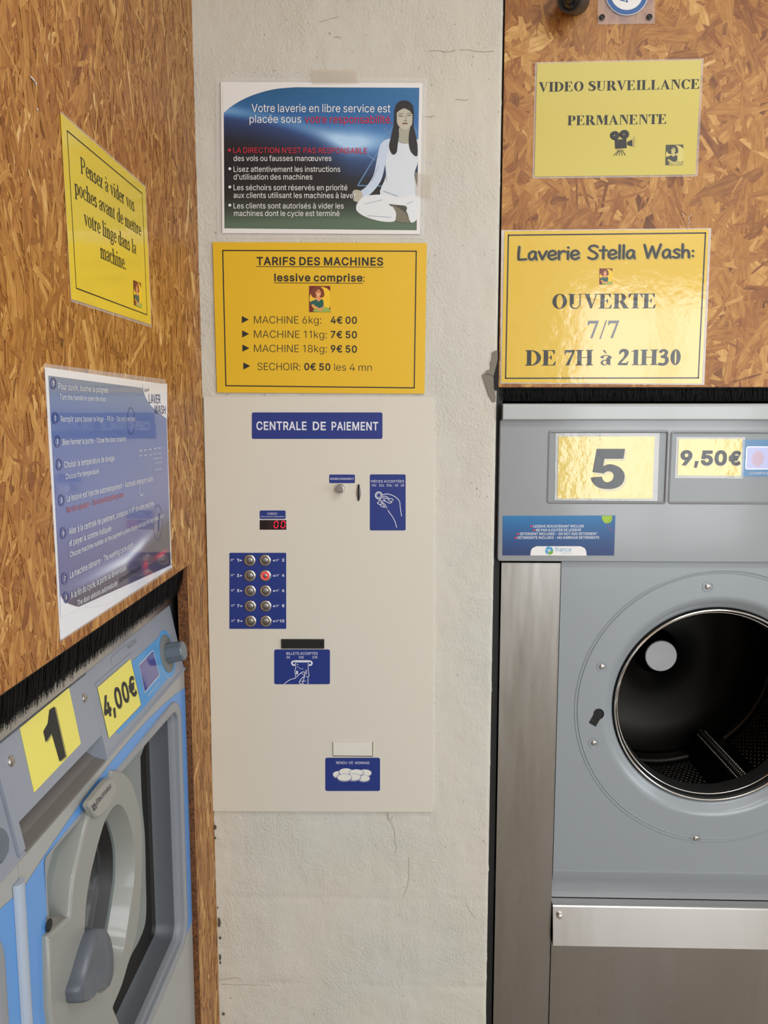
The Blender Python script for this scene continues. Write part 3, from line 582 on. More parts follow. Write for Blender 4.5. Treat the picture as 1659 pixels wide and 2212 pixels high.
def serif_glyph(ch, bold):
    """Book-face letters drawn from stems, bowls and slab-ended serifs; capital height 1, x height .66."""
    T = 0.205 if bold else 0.135
    t, s, X = 0.05, 0.085, 0.66
    g = []

    def st(x, y0, y1, b=1, tp=1, w=T, half=0):
        g.append([[(x, y0), (x + w, y0), (x + w, y1), (x, y1)]])
        for on, y, k in ((b, y0, 1), (tp, y1, -1)):
            if on:
                l = s if on != 2 else 0
                r = s if on == 1 else (0 if on == 3 else s)
                l = s if on in (1, 3) else 0
                g.append([[(x - l, y), (x + w + r, y), (x + w + r, y + k * .028), (x + w, y + k * .075), (x, y + k * .075), (x - l, y + k * .028)]])

    def flag(x, y1):
        g.append([[(x + T, y1), (x - s, y1 - .09), (x - s, y1 - .12), (x + T, y1 - .12)]])

    def bar(x0, x1, y, h=0.045):
        g.append([[(x0, y), (x1, y), (x1, y + h), (x0, y + h)]])

    def hook(x, y0, y1, k):
        g.append([[(x, y0), (x - .05 * 1, y0), (x - .16, y0 + k * .045), (x, y1)]])

    def ring(cx, cy, rx, ry, TT=T, tt=t):
        g.append([ell(cx, cy, rx, ry), ell(cx, cy, rx - TT, ry - tt)])

    def bowl(x0, x1, y0, y1, TT=T):
        ry = (y1 - y0) / 2
        cy = (y0 + y1) / 2
        xm = x1 - ry * 0.95 if x1 - ry * 0.95 > x0 else x0
        o = [(x0, y1)] + ell(xm, cy, x1 - xm, ry, 16, pi / 2, -pi / 2) + [(x0, y0)]
        i = [(x0, y0 + .045)] + ell(xm, cy, x1 - xm - TT, ry - .045, 16, -pi / 2, pi / 2) + [(x0, y1 - .045)]
        g.append([o + i])

    def arch(x0, x1):          # shoulder of n, m, h ending in a right-hand stem
        g.append([[(x0, .5), (x0, .46), (x0 + .1, .56), ((x0 + x1) / 2 + .03, .59), (x1, .5), (x1 + T, .47)] + ell(x1 - .04, .46, T + .04, .2, 8, 0, pi / 2) +
                  [((x0 + x1) / 2 - .02, .66), (x0 + .08, .6)]])
        st(x1, 0, .48, 1, 0)

    a = .7
    if ch == 'V':
        a = .78
        g.append([[(.05, 1), (.05 + 1.1 * T, 1), (.47, .16), (.40, 0), (.37, 0)]])
        g.append([[(.63, 1), (.69, 1), (.42, 0), (.38, 0)]])
        bar(-.02, .36, .965, .035); bar(.53, .79, .965, .035)
    elif ch == 'v':
        a = .52
        g.append([[(.03, X), (.03 + 1.1 * T, X), (.3, .15), (.27, 0), (.24, 0)]])
        g.append([[(.43, X), (.48, X), (.29, 0), (.25, 0)]])
        bar(-.02, .26, X - .035, .035); bar(.35, .54, X - .035, .035)
    elif ch == 'A':
        a = .8
        g.append([[(.08, 0), (.135, 0), (.40, .86), (.38, 1), (.36, 1)]])
        g.append([[(.36, 1), (.42, 1), (.74, 0), (.74 - 1.1 * T, 0), (.33, .8)]])
        bar(.17, .56, .3); bar(-.01, .24, 0, .035); bar(.47, .8, 0, .035)
    elif ch == 'I':
        a = .42; st(.11, 0, 1)
    elif ch in 'DPR':
        st(.08, 0, 1, 1, 3)
        if ch == 'D':
            a = .8; bowl(.08 + T - .01, .75, 0, 1)
        else:
            a = .68 if ch == 'P' else .78
            bowl(.08 + T - .01, .64, .46, 1)
            if ch == 'R':
                g.append([[(.33, .48), (.33 + T, .48), (.8, 0), (.8 - 1.25 * T, 0)]])
                bar(.52, .82, 0, .035)
    elif ch in 'EL':
        a = .72; st(.08, 0, 1, 3, 3 if ch == 'E' else 1)
        bar(.08, .62, 0)
        g.append([[(.66, .26), (.62, .26), (.52, .045), (.5, 0), (.63, 0)]])
        if ch == 'E':
            bar(.08, .58, .955); bar(.2, .44, .5)
            g.append([[(.6, 1), (.6, .74), (.565, .74), (.48, .955), (.48, 1)]])
            g.append([[(.46, .66), (.46, .38), (.43, .38), (.38, .5), (.38, .545), (.43, .66)]])
    elif ch == 'T':
        a = .72; st(.36 - T / 2, 0, 1, 1, 0)
        bar(.03, .69, .955)
        for k in (-1, 1):
            x = .36 + k * .35
            g.append([[(x, 1), (x, .72), (x - k * .03, .72), (x - k * .13, .955), (x - k * .13, 1)]])
    elif ch == 'O':
        a = .82; ring(.41, .5, .37, .515, T)
    elif ch == 'o':
        a = .55; ring(.275, .33, .245, .345, T * .93)
    elif ch == 'C':
        a = .76; g.append(band(.42, .5, .38, .515, T, t, radians(42), radians(318)))
        g.append([[(.7, 1), (.7, .68), (.665, .68), (.6, .84)]])
    elif ch == 'c':
        a = .47; g.append(band(.275, .33, .245, .345, T * .93, t, radians(45), radians(320)))
        g.append([ell(.4, .53, .075, .075, 12)])
    elif ch == 'U':
        a = .8; st(.1, .3, 1, 0, 1)
        g.append([[(.6, 1), (.65, 1), (.65, .3), (.6, .3)]]); bar(.51, .75, .965, .035)
        g.append([ell(.375, .32, .275, .335, 18, pi, 2 * pi) + ell(.405, .32, .195, .27, 18, 2 * pi, pi)])
    elif ch in 'SM':
        if ch == 'S':
            a = .62
            g += ribbon(spline([(.5, .76), (.42, .92), (.27, .96), (.13, .85), (.14, .7), (.3, .56), (.45, .42), (.5, .26), (.42, .1), (.27, .04), (.12, .12), (.06, .26)], 4),
                        [T * x for x in [.25 + .9 * sin(pi * i / 44) ** 2 for i in range(45)]], False)
            g.append([[(.5, 1), (.53, 1), (.53, .7), (.5, .7)]]); g.append([[(.04, 0), (.07, 0), (.07, .3), (.04, .3)]])
        else:
            a = 1.02
            g.append([[(.14, 1), (.14, 0), (.19, 0), (.19, 1)]]); bar(.05, .29, 0, .035); bar(.03, .2, .965, .035)
            g.append([[(.14, 1), (.14 + T * 1.25, 1), (.58, .25), (.5, 0), (.48, 0)]])
            g.append([[(.48, 0), (.53, .1), (.8, 1), (.74, 1)]]); st(.73, 0, 1, 1, 2)
    elif ch == 'N':
        a = .8
        g.append([[(.12, 1), (.12, 0), (.17, 0), (.17, 1)]]); bar(.03, .27, 0, .035); bar(.01, .2, .965, .035)
        g.append([[(.12, 1), (.12 + T * 1.25, 1), (.69, .2), (.69, 0), (.65, 0)]])
        g.append([[(.64, 1), (.69, 1), (.69, 0), (.64, 0)]]); bar(.54, .79, .965, .035)
    elif ch == 'H':
        a = .86; st(.09, 0, 1); st(.77 - T, 0, 1); bar(.2, .66, .485)
    elif ch in 'aà':
        a = .52
        st(.36 - T * .3, .08, .5, 0, 0, T * .93)
        g.append(band(.27, .46, .27 - .04 + T * .3, .2, T * .8, t, 0, radians(165)))
        g.append([ell(.1, .5, .065, .065, 12)])
        g.append([ell(.2, .17, .17, .18, 18), ell(.235, .175, .105, .125, 18)])
        g.append([[(.34, .38), (.34, .34), (.14, .28), (.14, .33)]])
        g.append([[(.36, .1), (.42, 0), (.52, .04), (.52, .07), (.46, .09)]])
        if ch == 'à':
            g.append([[(.1, .97), (.22, .97), (.3, .76), (.26, .76)]])
    elif ch in 'bdpq':
        a = .58
        if ch == 'd':
            ring(.26, .33, .23, .345, T * .93); st(.5 - T, 0, 1, 0, 0)
            g.append([[(.5 - T - s, 1), (.5, 1), (.5, .95), (.5 - T - s, .95)]]); bar(.45, .58, 0, .035)
        elif ch == 'p':
            ring(.33, .33, .23, .345, T * .93); st(.09, -.3, .66, 1, 0); flag(.09, .67)
    elif ch == 'e':
        a = .48; g.append(band(.265, .33, .235, .345, T * .93, t, radians(5), radians(322)))
        g.append([[(.06, .36), (.5, .36), (.5, .315), (.06, .315)]])
    elif ch == 'g':
        a = .53; ring(.24, .42, .2, .255, T * .8, .045); bar(.38, .52, .58, .06)
        g += ribbon(spline([(.16, .2), (.1, .12), (.18, .06), (.38, .05), (.47, -.06), (.4, -.2), (.2, -.24), (.06, -.16), (.1, -.03), (.2, .03)], 4), .09)
    elif ch in 'ilh':
        a = .32
        st(.09, 0, .66 if ch == 'i' else 1, 1, 0); flag(.09, .67 if ch == 'i' else 1.01)
        if ch == 'i':
            g.append([ell(.09 + T / 2, .87, T * .58, T * .58, 14)])
        if ch == 'h':
            a = .62; arch(.09 + T, .52 - T)
    elif ch in 'nm':
        a = .62; st(.09, 0, .66, 1, 0); flag(.09, .67); arch(.09 + T, .52 - T)
        if ch == 'm':
            a = .93; arch(.52, .84 - T)
    elif ch == 'r':
        a = .46; st(.09, 0, .66, 1, 0); flag(.09, .67)
        g.append([[(.09 + T, .5), (.3, .66), (.42, .66), (.42, .54), (.32, .54), (.09 + T, .38)]])
    elif ch == 's':
        a = .43
        g += ribbon(spline([(.33, .52), (.22, .63), (.1, .54), (.14, .42), (.3, .28), (.35, .15), (.24, .03), (.1, .05), (.05, .15)], 4), T * .8, False)
    elif ch == 't':
        a = .36; g.append([[(.09, .66), (.09 + T, .87), (.09 + T, .08), (.3, .03), (.34, .1), (.34, .06), (.28, -.02), (.16, -.02), (.09, .06)]])
        bar(.01, .33, .61, .045)
    elif ch == 'z':
        a = .46; bar(.04, .42, .61, .05); bar(.02, .43, 0, .05)
        g.append([[(.42, .66), (.42 - T * 1.2, .66), (.02, 0), (.02 + T * 1.2, 0)]])
        g.append([[(.04, .66), (.07, .66), (.07, .48), (.04, .48)]]); g.append([[(.41, 0), (.44, 0), (.44, .19), (.41, .19)]])
    elif ch == '7':
        a = .55; g.append([[(.04, 1), (.52, 1), (.52, .96), (.26, 0), (.26 - .8 * T, 0), (.4, .86), (.4, .84), (.12, .84), (.06, .72), (.03, .72)]])
    elif ch == '2':
        a = .55
        g += ribbon(spline([(.09, .74), (.14, .9), (.26, .96), (.39, .88), (.4, .7), (.3, .46), (.15, .24), (.06, .07)], 4),
                    [T * x for x in [.35 + .7 * sin(pi * min(i, 20) / 22) for i in range(29)]])
        g.append([[(.03, 0), (.46, 0), (.51, .26), (.48, .26), (.42, .15), (.03, .14)]])
    elif ch == '1':
        a = .5; st(.2, 0, 1, 1, 0); g.append([[(.2 + T, 1), (.08, .9), (.08, .87), (.2, .87)]])
    elif ch == '3':
        a = .55
        g += ribbon(spline([(.08, .8), (.15, .92), (.27, .95), (.38, .86), (.36, .7), (.26, .56), (.2, .54)], 4), T * .75, False)
        g += ribbon(spline([(.2, .54), (.36, .5), (.42, .3), (.36, .1), (.22, .04), (.08, .07)], 4), T * .85)
    elif ch == '0':
        a = .55; ring(.275, .5, .24, .515, T * .95)
    elif ch == '/':
        a = .36; g.append([[(.28, 1.02), (.34, 1.02), (.08, -.05), (.02, -.05)]])
    elif ch == '.':
        a = .28; g.append([ell(.12, .06, .075, .075, 14)])
    elif ch == ' ':
        a = .32
    return a, g


ROUND = {  # rounded marker letters: centre lines
    'L': (.62, [[(.1, .97), (.06, .5), (.06, .06), (.3, .05), (.52, .08)]]),
    'a': (.62, [[(.45, .56), (.3, .62), (.12, .5), (.06, .28), (.14, .06), (.3, .08), (.44, .3), (.47, .58), (.46, .3), (.52, .04)]]),
    'v': (.56, [[(.04, .6), (.25, .05), (.5, .62)]]),
    'e': (.6, [[(.06, .3), (.3, .33), (.5, .42), (.42, .6), (.24, .64), (.08, .48), (.06, .22), (.2, .05), (.36, .05), (.52, .14)]]),
    'r': (.52, [[(.08, .62), (.09, .04)], [(.09, .38), (.22, .56), (.36, .62), (.46, .56)]]),
    'i': (.24, [[(.1, .6), (.1, .05)], [(.11, .86), (.115, .87)]]),
    'S': (.72, [[(.6, .88), (.45, .97), (.24, .95), (.1, .8), (.2, .64), (.42, .5), (.6, .3), (.5, .08), (.28, .03), (.06, .14)]]),
    't': (.5, [[(.24, .9), (.23, .05)], [(.02, .62), (.44, .63)]]),
    'l': (.24, [[(.1, .98), (.1, .04)]]),
    'W': (1.1, [[(.05, .98), (.27, .05), (.52, .86), (.74, .05), (1.02, 1.0)]]),
    's': (.52, [[(.42, .56), (.25, .63), (.1, .52), (.2, .38), (.4, .26), (.38, .08), (.2, .04), (.05, .1)]]),
    'h': (.6, [[(.08, .98), (.08, .04)], [(.08, .34), (.22, .54), (.4, .52), (.46, .3), (.47, .04)]]),
    ':': (.26, [[(.1, .5), (.105, .51)], [(.1, .14), (.105, .15)]]),
    ' ': (.42, []),
}


def round_glyph(ch, bold):
    a, paths = ROUND[ch]
    g = []
    for p in paths:
        if ch in 'vWL':
            for i in range(len(p) - 1):
                g += ribbon(p[i:i + 2], .155)
        else:
            g += ribbon(spline(p, 5) if len(p) > 2 else p, .155)
    return a, g


def layout(s, font, bold=0.0, track=0.0):
    fn = {'sans': sans_glyph, 'serif': serif_glyph, 'round': round_glyph}[font]
    x, out = 0.0, []
    for ch in s:
        if ch == ' ' and font == 'sans':
            x += .32 + track
            continue
        a, gr = fn(ch, bold)
        out.append([[[(px_ + x, py_) for px_, py_ in l] for l in grp] for grp in gr])
        x += a + track
    return out


def proj(p):
    d = p - EYE
    c = Vector((d.dot(_x), d.dot(_y), d.dot(_z)))
    q = (CAMR.transposed() @ d)
    return CX + FPX * q.x / -q.z, CY - FPX * q.y / -q.z


def text(mb, pl, s, p0, p1, cap, font='sans', bold=0.0, h=0.0006, slant=0.0, mat=0, dx=0.0, dy=0.0, track=0.0):
    """Write s on plane pl: ink runs from pixel p0 to pixel p1 along the baseline, capitals cap pixels tall."""
    gl = layout(s, font, bold, track)
    xs = [p[0] for g in gl for grp in g for l in grp for p in l]
    x0, x1 = min(xs), max(xs)
    A, B = pl.P(*p0, h), pl.P(*p1, h)
    X = (B - A).normalized()
    sx = (B - A).length / (x1 - x0)
    Y = pl.N.cross(X)
    if Y.dot(pl.U) < 0:
        Y = -Y
    off = bold if font == 'sans' else 0.0
    ch = abs((pl.P(p0[0], p0[1] - cap, h) - A).dot(Y))
    sy = ch / (1 + 2 * off)
    T_ = lambda x, y: A + X * ((x - x0) * sx + slant * (y + off) * sy + dx) + Y * ((y + off) * sy + dy)
    for g in gl:
        mb.fill([[[T_(x, y) for x, y in l] for l in grp] for grp in g], pl.N, mat, None, font == 'sans')


def fill(mb, pl, pts, h=0.0006, mat=0, holes=(), col=None):
    mb.face([pl.P(u, v, h) for u, v in pts], [[pl.P(u, v, h) for u, v in hh] for hh in holes], pl.N, mat, col)


def pen(mb, pl, pts, w, h=0.0006, mat=0, closed=False, smooth=0, caps=True, col=None):
    """Pen line on a plane through pixels; w in metres."""
    if smooth:
        pts = spline(pts, smooth, closed)
    q = [pl.ab(pl.P(u, v, h)) for u, v in pts]
    mb.fill([[[pl.at(a, b, h) for a, b in l] for l in g] for g in ribbon(q, w, caps, closed)], pl.N, mat, col)


def circle_px(u, v, ru, rv=None, n=32):
    rv = rv or ru
    return [(u + ru * cos(2 * pi * i / n), v + rv * sin(2 * pi * i / n)) for i in range(n)]


def rrect_px(u0, v0, u1, v1, r, n=5):
    out = []
    for cx, cy, a in ((u1 - r, v0 + r, -pi / 2), (u1 - r, v1 - r, 0), (u0 + r, v1 - r, pi / 2), (u0 + r, v0 + r, pi)):
        out += [(cx + r * cos(a + pi / 2 * i / n), cy + r * sin(a + pi / 2 * i / n)) for i in range(n + 1)]
    return out


def clip(poly, x0, x1, y0, y1):
    for ax, lim, sg in ((0, x0, 1), (0, x1, -1), (1, y0, 1), (1, y1, -1)):
        out = []
        for i in range(len(poly)):
            a, b = poly[i - 1], poly[i]
            ia, ib = (a[ax] - lim) * sg >= 0, (b[ax] - lim) * sg >= 0
            if ia != ib:
                t = (lim - a[ax]) / (b[ax] - a[ax])
                out.append(tuple(a[k] + (b[k] - a[k]) * t for k in range(len(a))))
            if ib:
                out.append(b)
        poly = out
        if len(poly) < 3:
            return []
    return poly


# ================================================================== planes of the place
XL = -0.4037                                       # face of the left board wall
FW = Plane((0, 0, 0), (0, -1, 0))                  # plastered pillar
RW = Plane((0, 0.012, 0), (0, -1, 0))              # board wall on the right
LW = Plane((XL, 0, 0), (1, 0, 0))                  # board wall on the left

# ------------------------------------------------------------------ shared materials
M_paper = mat('white_paper', S(232, 230, 228), 0.5, coat=0.2)
M_ink = mat('black_ink', S(34, 33, 32), 0.5)
M_ink_gloss = mat('black_ink_under_film', S(24, 24, 26), 0.4, coat=.35, coat_rough=0.1, bump=(42, 0.5, (1, 1, 1), .0012))
M_steel = mat('brushed_stainless_steel', (0.40, 0.38, 0.355, 1), 0.28, 1.0, bump=(2.0, 0.35, (2.5, 1, .5), 0.012), rvary=(4, 0.10, (3, 1, .5)))
M_steel_bright = mat('polished_steel_trim', (0.72, 0.70, 0.67, 1), 0.2, 1.0)
M_black_rubber = mat('black_rubber', S(20, 20, 20), 0.6)
M_bristle = mat('black_nylon_bristle', (0.0022, 0.0022, 0.0022, 1), 0.6, spec=.12)
M_screw = mat('screw_steel', (0.55, 0.53, 0.5, 1), 0.28, 1.0)
M_dark = mat('dark_void', (0.01, 0.01, 0.01, 1), 0.8)


def board_material():
    m = mat('oriented_strand_board', (0.4, 0.22, 0.08, 1), 0.42, spec=0.4)
    nt = m.node_tree
    L, N = nt.links.new, nt.nodes.new
    b = nt.nodes['Principled BSDF']
    vc = N('ShaderNodeVertexColor'); vc.layer_name = 'tint'
    sp = N('ShaderNodeSeparateColor'); L(vc.outputs[0], sp.inputs[0])
    uv = N('ShaderNodeUVMap'); uv.uv_map = 'uv'
    mp = N('ShaderNodeMapping'); mp.inputs['Scale'].default_value = (14, 420, 1); L(uv.outputs[0], mp.inputs[0])
    n1 = N('ShaderNodeTexNoise'); n1.inputs['Scale'].default_value = 1.0; n1.inputs['Detail'].default_value = 5; n1.inputs['Roughness'].default_value = 0.65
    L(mp.outputs[0], n1.inputs[0])
    mp2 = N('ShaderNodeMapping'); mp2.inputs['Scale'].default_value = (40, 110, 1); L(uv.outputs[0], mp2.inputs[0])
    n2 = N('ShaderNodeTexNoise'); n2.inputs['Scale'].default_value = 1.0; n2.inputs['Detail'].default_value = 3
    L(mp2.outputs[0], n2.inputs[0])
    # tint value + grain -> wood colour
    ad = N('ShaderNodeMath'); ad.operation = 'MULTIPLY_ADD'; ad.inputs[1].default_value = 0.75; L(n1.outputs[0], ad.inputs[0])
    sb = N('ShaderNodeMath'); sb.operation = 'SUBTRACT'; sb.inputs[1].default_value = 0.375; L(sp.outputs[0], sb.inputs[0]); L(sb.outputs[0], ad.inputs[2])
    a2 = N('ShaderNodeMath'); a2.operation = 'MULTIPLY_ADD'; a2.inputs[1].default_value = 0.5; L(n2.outputs[0], a2.inputs[0])
    s2 = N('ShaderNodeMath'); s2.operation = 'SUBTRACT'; s2.inputs[1].default_value = 0.25; L(ad.outputs[0], s2.inputs[0]); L(s2.outputs[0], a2.inputs[2])
    cr = N('ShaderNodeValToRGB'); e = cr.color_ramp.elements
    e[0].position = 0.0; e[0].color = S(84, 44, 18, BK)
    e[1].position = 1.0; e[1].color = S(226, 192, 132, BK)
    for p, c in ((0.22, (126, 76, 32)), (0.42, (158, 104, 47)), (0.6, (180, 128, 63)), (0.8, (203, 156, 88))):
        x = e.new(p); x.color = S(*c, BK)
    L(a2.outputs[0], cr.inputs[0])
    mx = N('ShaderNodeMix'); mx.data_type = 'RGBA'; mx.blend_type = 'MIX'
    mx.inputs[7].default_value = S(152, 86, 38, BK)
    mf = N('ShaderNodeMath'); mf.operation = 'MULTIPLY'; mf.inputs[1].default_value = 0.5; L(sp.outputs[1], mf.inputs[0])
    L(mf.outputs[0], mx.inputs[0]); L(cr.outputs[0], mx.inputs[6]); L(mx.outputs[2], b.inputs['Base Color'])
    bp = N('ShaderNodeBump'); bp.inputs['Strength'].default_value = 0.35; bp.inputs['Distance'].default_value = 0.001
    L(n1.outputs[0], bp.inputs['Height']); L(bp.outputs[0], b.inputs['Normal'])
    return m


BK = 1.0
M_board = board_material()
M_board_edge = mat('board_cut_edge', S(104, 62, 28), 0.8, bump=(220, 1.0, (1, 1, 1), 0.003), vary=(160, 0.55))


def strands(mb, pl, rect, n, mean, sd, rng, Lr=(0.02, 0.11), Wr=(0.003, 0.016), wild=0.2):
    """Pressed wood strands lying in the face of a board (a, b = right, up on the plane)."""
    a0, a1, b0, b1 = rect
    for i in range(n):
        ca, cb = rng.uniform(a0 - .02, a1 + .02), rng.uniform(b0 - .03, b1 + .03)
        ln = Lr[0] + (Lr[1] - Lr[0]) * rng.random() ** 2.2
        wd = min(Wr[0] + (Wr[1] - Wr[0]) * rng.random() ** 1.6, ln * .45)
        th = rng.gauss(mean, sd) if rng.random() > wild else rng.uniform(0, pi)
        c, s = cos(th), sin(th)
        k = rng.random()
        u0, v0 = rng.uniform(0, 60), rng.uniform(0, 60)
        h0, ta, tb = rng.uniform(.0002, .0007), rng.uniform(-.0025, .0025), rng.uniform(-.009, .009)
        pts = []
        bend = rng.uniform(-.06, .06) * ln
        m = 4
        top = [(-.5 + j / m + rng.uniform(-.05, .05), (.5 + rng.uniform(-.22, .12)) * (1 if 0 < j < m else rng.uniform(.3, 1))) for j in range(m + 1)]
        bot = [(-.5 + j / m + rng.uniform(-.05, .05), -(.5 + rng.uniform(-.22, .12)) * (1 if 0 < j < m else rng.uniform(.3, 1))) for j in range(m, -1, -1)]
        for x, y in top + bot:
            px_, py_ = x * ln, y * wd + bend * (x * x * 4 - .5)
            h = min(max(h0 + ta * px_ + tb * py_, .0001), .0016)
            pts.append((ca + px_ * c - py_ * s, cb + px_ * s + py_ * c, h, u0 + px_, v0 + py_))
        pts = clip(pts, a0, a1, b0, b1)
        if len(pts) < 3:
            continue
        tone = min(max(rng.gauss(.50, .135), .05), .95)
        red = max(0.0, rng.gauss(.12, .3))
        V = [pl.at(p[0], p[1], p[2]) for p in pts]
        b = len(mb.v)
        tr = tessellate_polygon([[Vector((p[0], p[1], 0)) for p in pts]])
        mb.add(V, [t for t in tr], 0, False, [(p[3], p[4]) for p in pts], (tone, min(red, 1.0), k))


def slab_cols(mb, start, tone=.36):
    for i in range(start, len(mb.f)):
        mb.uv.setdefault(i, [(mb.v[k].x + mb.v[k].y, mb.v[k].z) for k in mb.f[i]])
        mb.col.setdefault(i, [(tone, .2, .5)] * len(mb.f[i]))


rng = random.Random(7)

# ------------------------------------------------------------------ left board wall (opening cut for the machines)
Z_CUT = 1.2725
Y_CUT = -0.147
w = MB()
w.box(XL - .018, XL, -4.6, 0.0, Z_CUT, 2.75)
w.box(XL - .018, XL, Y_CUT, 0.0, 0.0, Z_CUT)
slab_cols(w, 0)
w.box(XL - .0185, XL + .0002, Y_CUT - .0006, Y_CUT + .0004, 0.0, Z_CUT, 1)
w.box(XL - .0185, XL + .0002, -4.6, Y_CUT, Z_CUT - .0006, Z_CUT + .0004, 1)
LWP = Plane((XL, 0, 0), (1, 0, 0))                # right axis of this plane runs along +Y
sgn = LWP.R.y


def lrect(y0, y1, z0, z1):
    return (min(y0 * sgn, y1 * sgn), max(y0 * sgn, y1 * sgn), z0, z1)


for k in range(3):
    strands(w, LWP, lrect(-1.05, 0.0, Z_CUT, 2.42), 3600, radians(88), .42, rng, wild=.16)
    strands(w, LWP, lrect(Y_CUT, 0.0, .15, Z_CUT), 560, radians(90), .22, rng, wild=.05)
strands(w, LWP, lrect(-2.4, -1.05, Z_CUT, 2.5), 2600, radians(85), .5, rng, Lr=(.05, .2), Wr=(.01, .03))
struct(w.build('wall_left', [M_board, M_board_edge]))

M_scuff = mat('chalky_scuff', S(196, 188, 178), .8)
zs = zoomed(0, 0, 480 / 1475)
for pts in ([(205, 508), (216, 520), (232, 538)], [(232, 545), (243, 556), (240, 566)], [(245, 722), (252, 730)]):
    m = MB()
    pen(m, LW, zs(pts), .0022, .0019)
    m.build('scuff_mark', M_scuff, bpy.data.objects['wall_left'])

# ------------------------------------------------------------------ right board wall above the dryer-sized washer
ZR = RW.P(1300, 836).z
XR = 0.1812
w = MB()
w.box(XR, 1.14, .012, .030, ZR, 2.75)
w.box(1.14, 3.6, .012, .030, 0.0, 2.75)
slab_cols(w, 0)
w.box(XR, 1.14, .0118, .0302, ZR - .0006, ZR + .0004, 1)
for k in range(2):
    strands(w, RW, (XR, 1.02, ZR, 2.42), 2300, radians(72), .75, rng, Lr=(.022, .17), Wr=(.004, .036), wild=.33)
struct(w.build('wall_right', [M_board, M_board_edge]))


# ------------------------------------------------------------------ plastered pillar in the middle
def plaster_material():
    m = mat('painted_rough_plaster', S(214, 207, 193, PK), 0.75, spec=0.25)
    nt = m.node_tree
    L, N = nt.links.new, nt.nodes.new
    b = nt.nodes['Principled BSDF']
    tc = N('ShaderNodeTexCoord')

    def nz(scale, detail=4, stretch=(1, 1, 1), rough=.55):
        mp = N('ShaderNodeMapping'); mp.inputs['Scale'].default_value = stretch; L(tc.outputs['Object'], mp.inputs[0])
        n = N('ShaderNodeTexNoise'); n.inputs['Scale'].default_value = scale; n.inputs['Detail'].default_value = detail
        n.inputs['Roughness'].default_value = rough
        L(mp.outputs[0], n.inputs[0])
        return n.outputs[0]

    def ramp(x, a, b_, lo=0.0, hi=1.0):
        r = N('ShaderNodeMapRange'); r.inputs[1].default_value = a; r.inputs[2].default_value = b_
        r.inputs[3].default_value = lo; r.inputs[4].default_value = hi
        L(x, r.inputs[0])
        return r.outputs[0]

    def mth(op, x, y):
        k = N('ShaderNodeMath'); k.operation = op
        for i, q in enumerate((x, y)):
            if isinstance(q, (int, float)):
                k.inputs[i].default_value = q
            else:
                L(q, k.inputs[i])
        return k.outputs[0]

    fine = nz(190, 5, (1, 1, .8), .6)
    mid = nz(55, 4, (1, 1, .7))
    where = ramp(nz(5.5, 3), .42, .62)               # rougher and smoother areas of the coat
    pits = ramp(nz(120, 2), .685, .75)
    hgt = mth('ADD', mth('MULTIPLY', fine, mth('ADD', mth('MULTIPLY', where, .8), .35)), mth('MULTIPLY', mid, .5))
    hgt = mth('SUBTRACT', hgt, mth('MULTIPLY', pits, .5))
    bp = N('ShaderNodeBump'); bp.inputs['Strength'].default_value = .85; bp.inputs['Distance'].default_value = .0028
    L(hgt, bp.inputs['Height']); L(bp.outputs[0], b.inputs['Normal'])
    # faint dirt in the pits and patchy yellowing of the paint
    blotch = ramp(nz(4, 4), .35, .65)
    c1 = N('ShaderNodeMix'); c1.data_type = 'RGBA'
    c1.inputs[6].default_value = S(205, 203, 194, PK); c1.inputs[7].default_value = S(209, 203, 190, PK)
    L(blotch, c1.inputs[0])
    dirt = mth('MULTIPLY', pits, ramp(nz(9, 3), .5, .66, 0.05, .55))
    c2 = N('ShaderNodeMix'); c2.data_type = 'RGBA'; c2.inputs[7].default_value = S(120, 106, 88, PK)
    L(dirt, c2.inputs[0]); L(c1.outputs[2], c2.inputs[6]); L(c2.outputs[2], b.inputs['Base Color'])
    return m


PK = 1.0
M_plaster = plaster_material()
M_crack = mat('hairline_crack', S(158, 148, 134), 0.9)


def wobble(pts, r_=random.Random(4)):
    q = spline(pts, 7)
    return [(x + r_.uniform(-1.1, 1.1), y + r_.uniform(-1.1, 1.1)) for x, y in q]

M_bare = mat('bare_grey_cement', S(128, 122, 112), 0.9, bump=(240, .5))
from mathutils import noise as mnoise
w = MB()
PX0, PX1 = -.4105, .1768
nx, z0, z1, dz = 120, .12, 2.46, .0052
nz_ = int((z1 - z0) / dz)
joints = [FW.P(900, 108).z, FW.P(700, 2126).z, FW.P(900, 1790).z - .16]
vs, fs = [], []
for j in range(nz_ + 1):
    z = z0 + (z1 - z0) * j / nz_
    edge = PX1 + .0022 * mnoise.noise((3.1, 7.7, z * 26)) + .0016 * mnoise.noise((3.1, 1.7, z * 90)) - .001
    for i in range(nx + 1):
        x = PX0 + (edge - PX0) * i / nx
        d = .0012 * mnoise.noise((x * 16, z * 16, 0)) + .0007 * mnoise.noise((x * 50, z * 50, 5))
        for q, zz in enumerate(joints):
            dd = (z - zz + .004 * mnoise.noise((x * 12, 3.3, q))) / .006
            d += .0016 * math.exp(-dd * dd) * max(0, .6 + mnoise.noise((x * 9, q * 5.1, 2)))
        r = (edge - x) / .006
        if r < 1:
            d += .006 * (1 - r) ** 2                    # worn, rounded arris
        vs.append((x, d, z))
for j in range(nz_):
    for i in range(nx):
        a = j * (nx + 1) + i
        fs.append((a, a + 1, a + nx + 2, a + nx + 1))
w.add(vs, fs, 0, True)
w.box(PX0, PX1, .0075, .30, 0, 2.75)
w.box(PX0, PX1, 0, .0075, 0, z0)
w.box(PX0, PX1, 0, .0075, z1, 2.75)
pillar = struct(w.build('wall_front', M_plaster))
c = MB()
cz = zoomed(440, 1740, 640 / 1659)
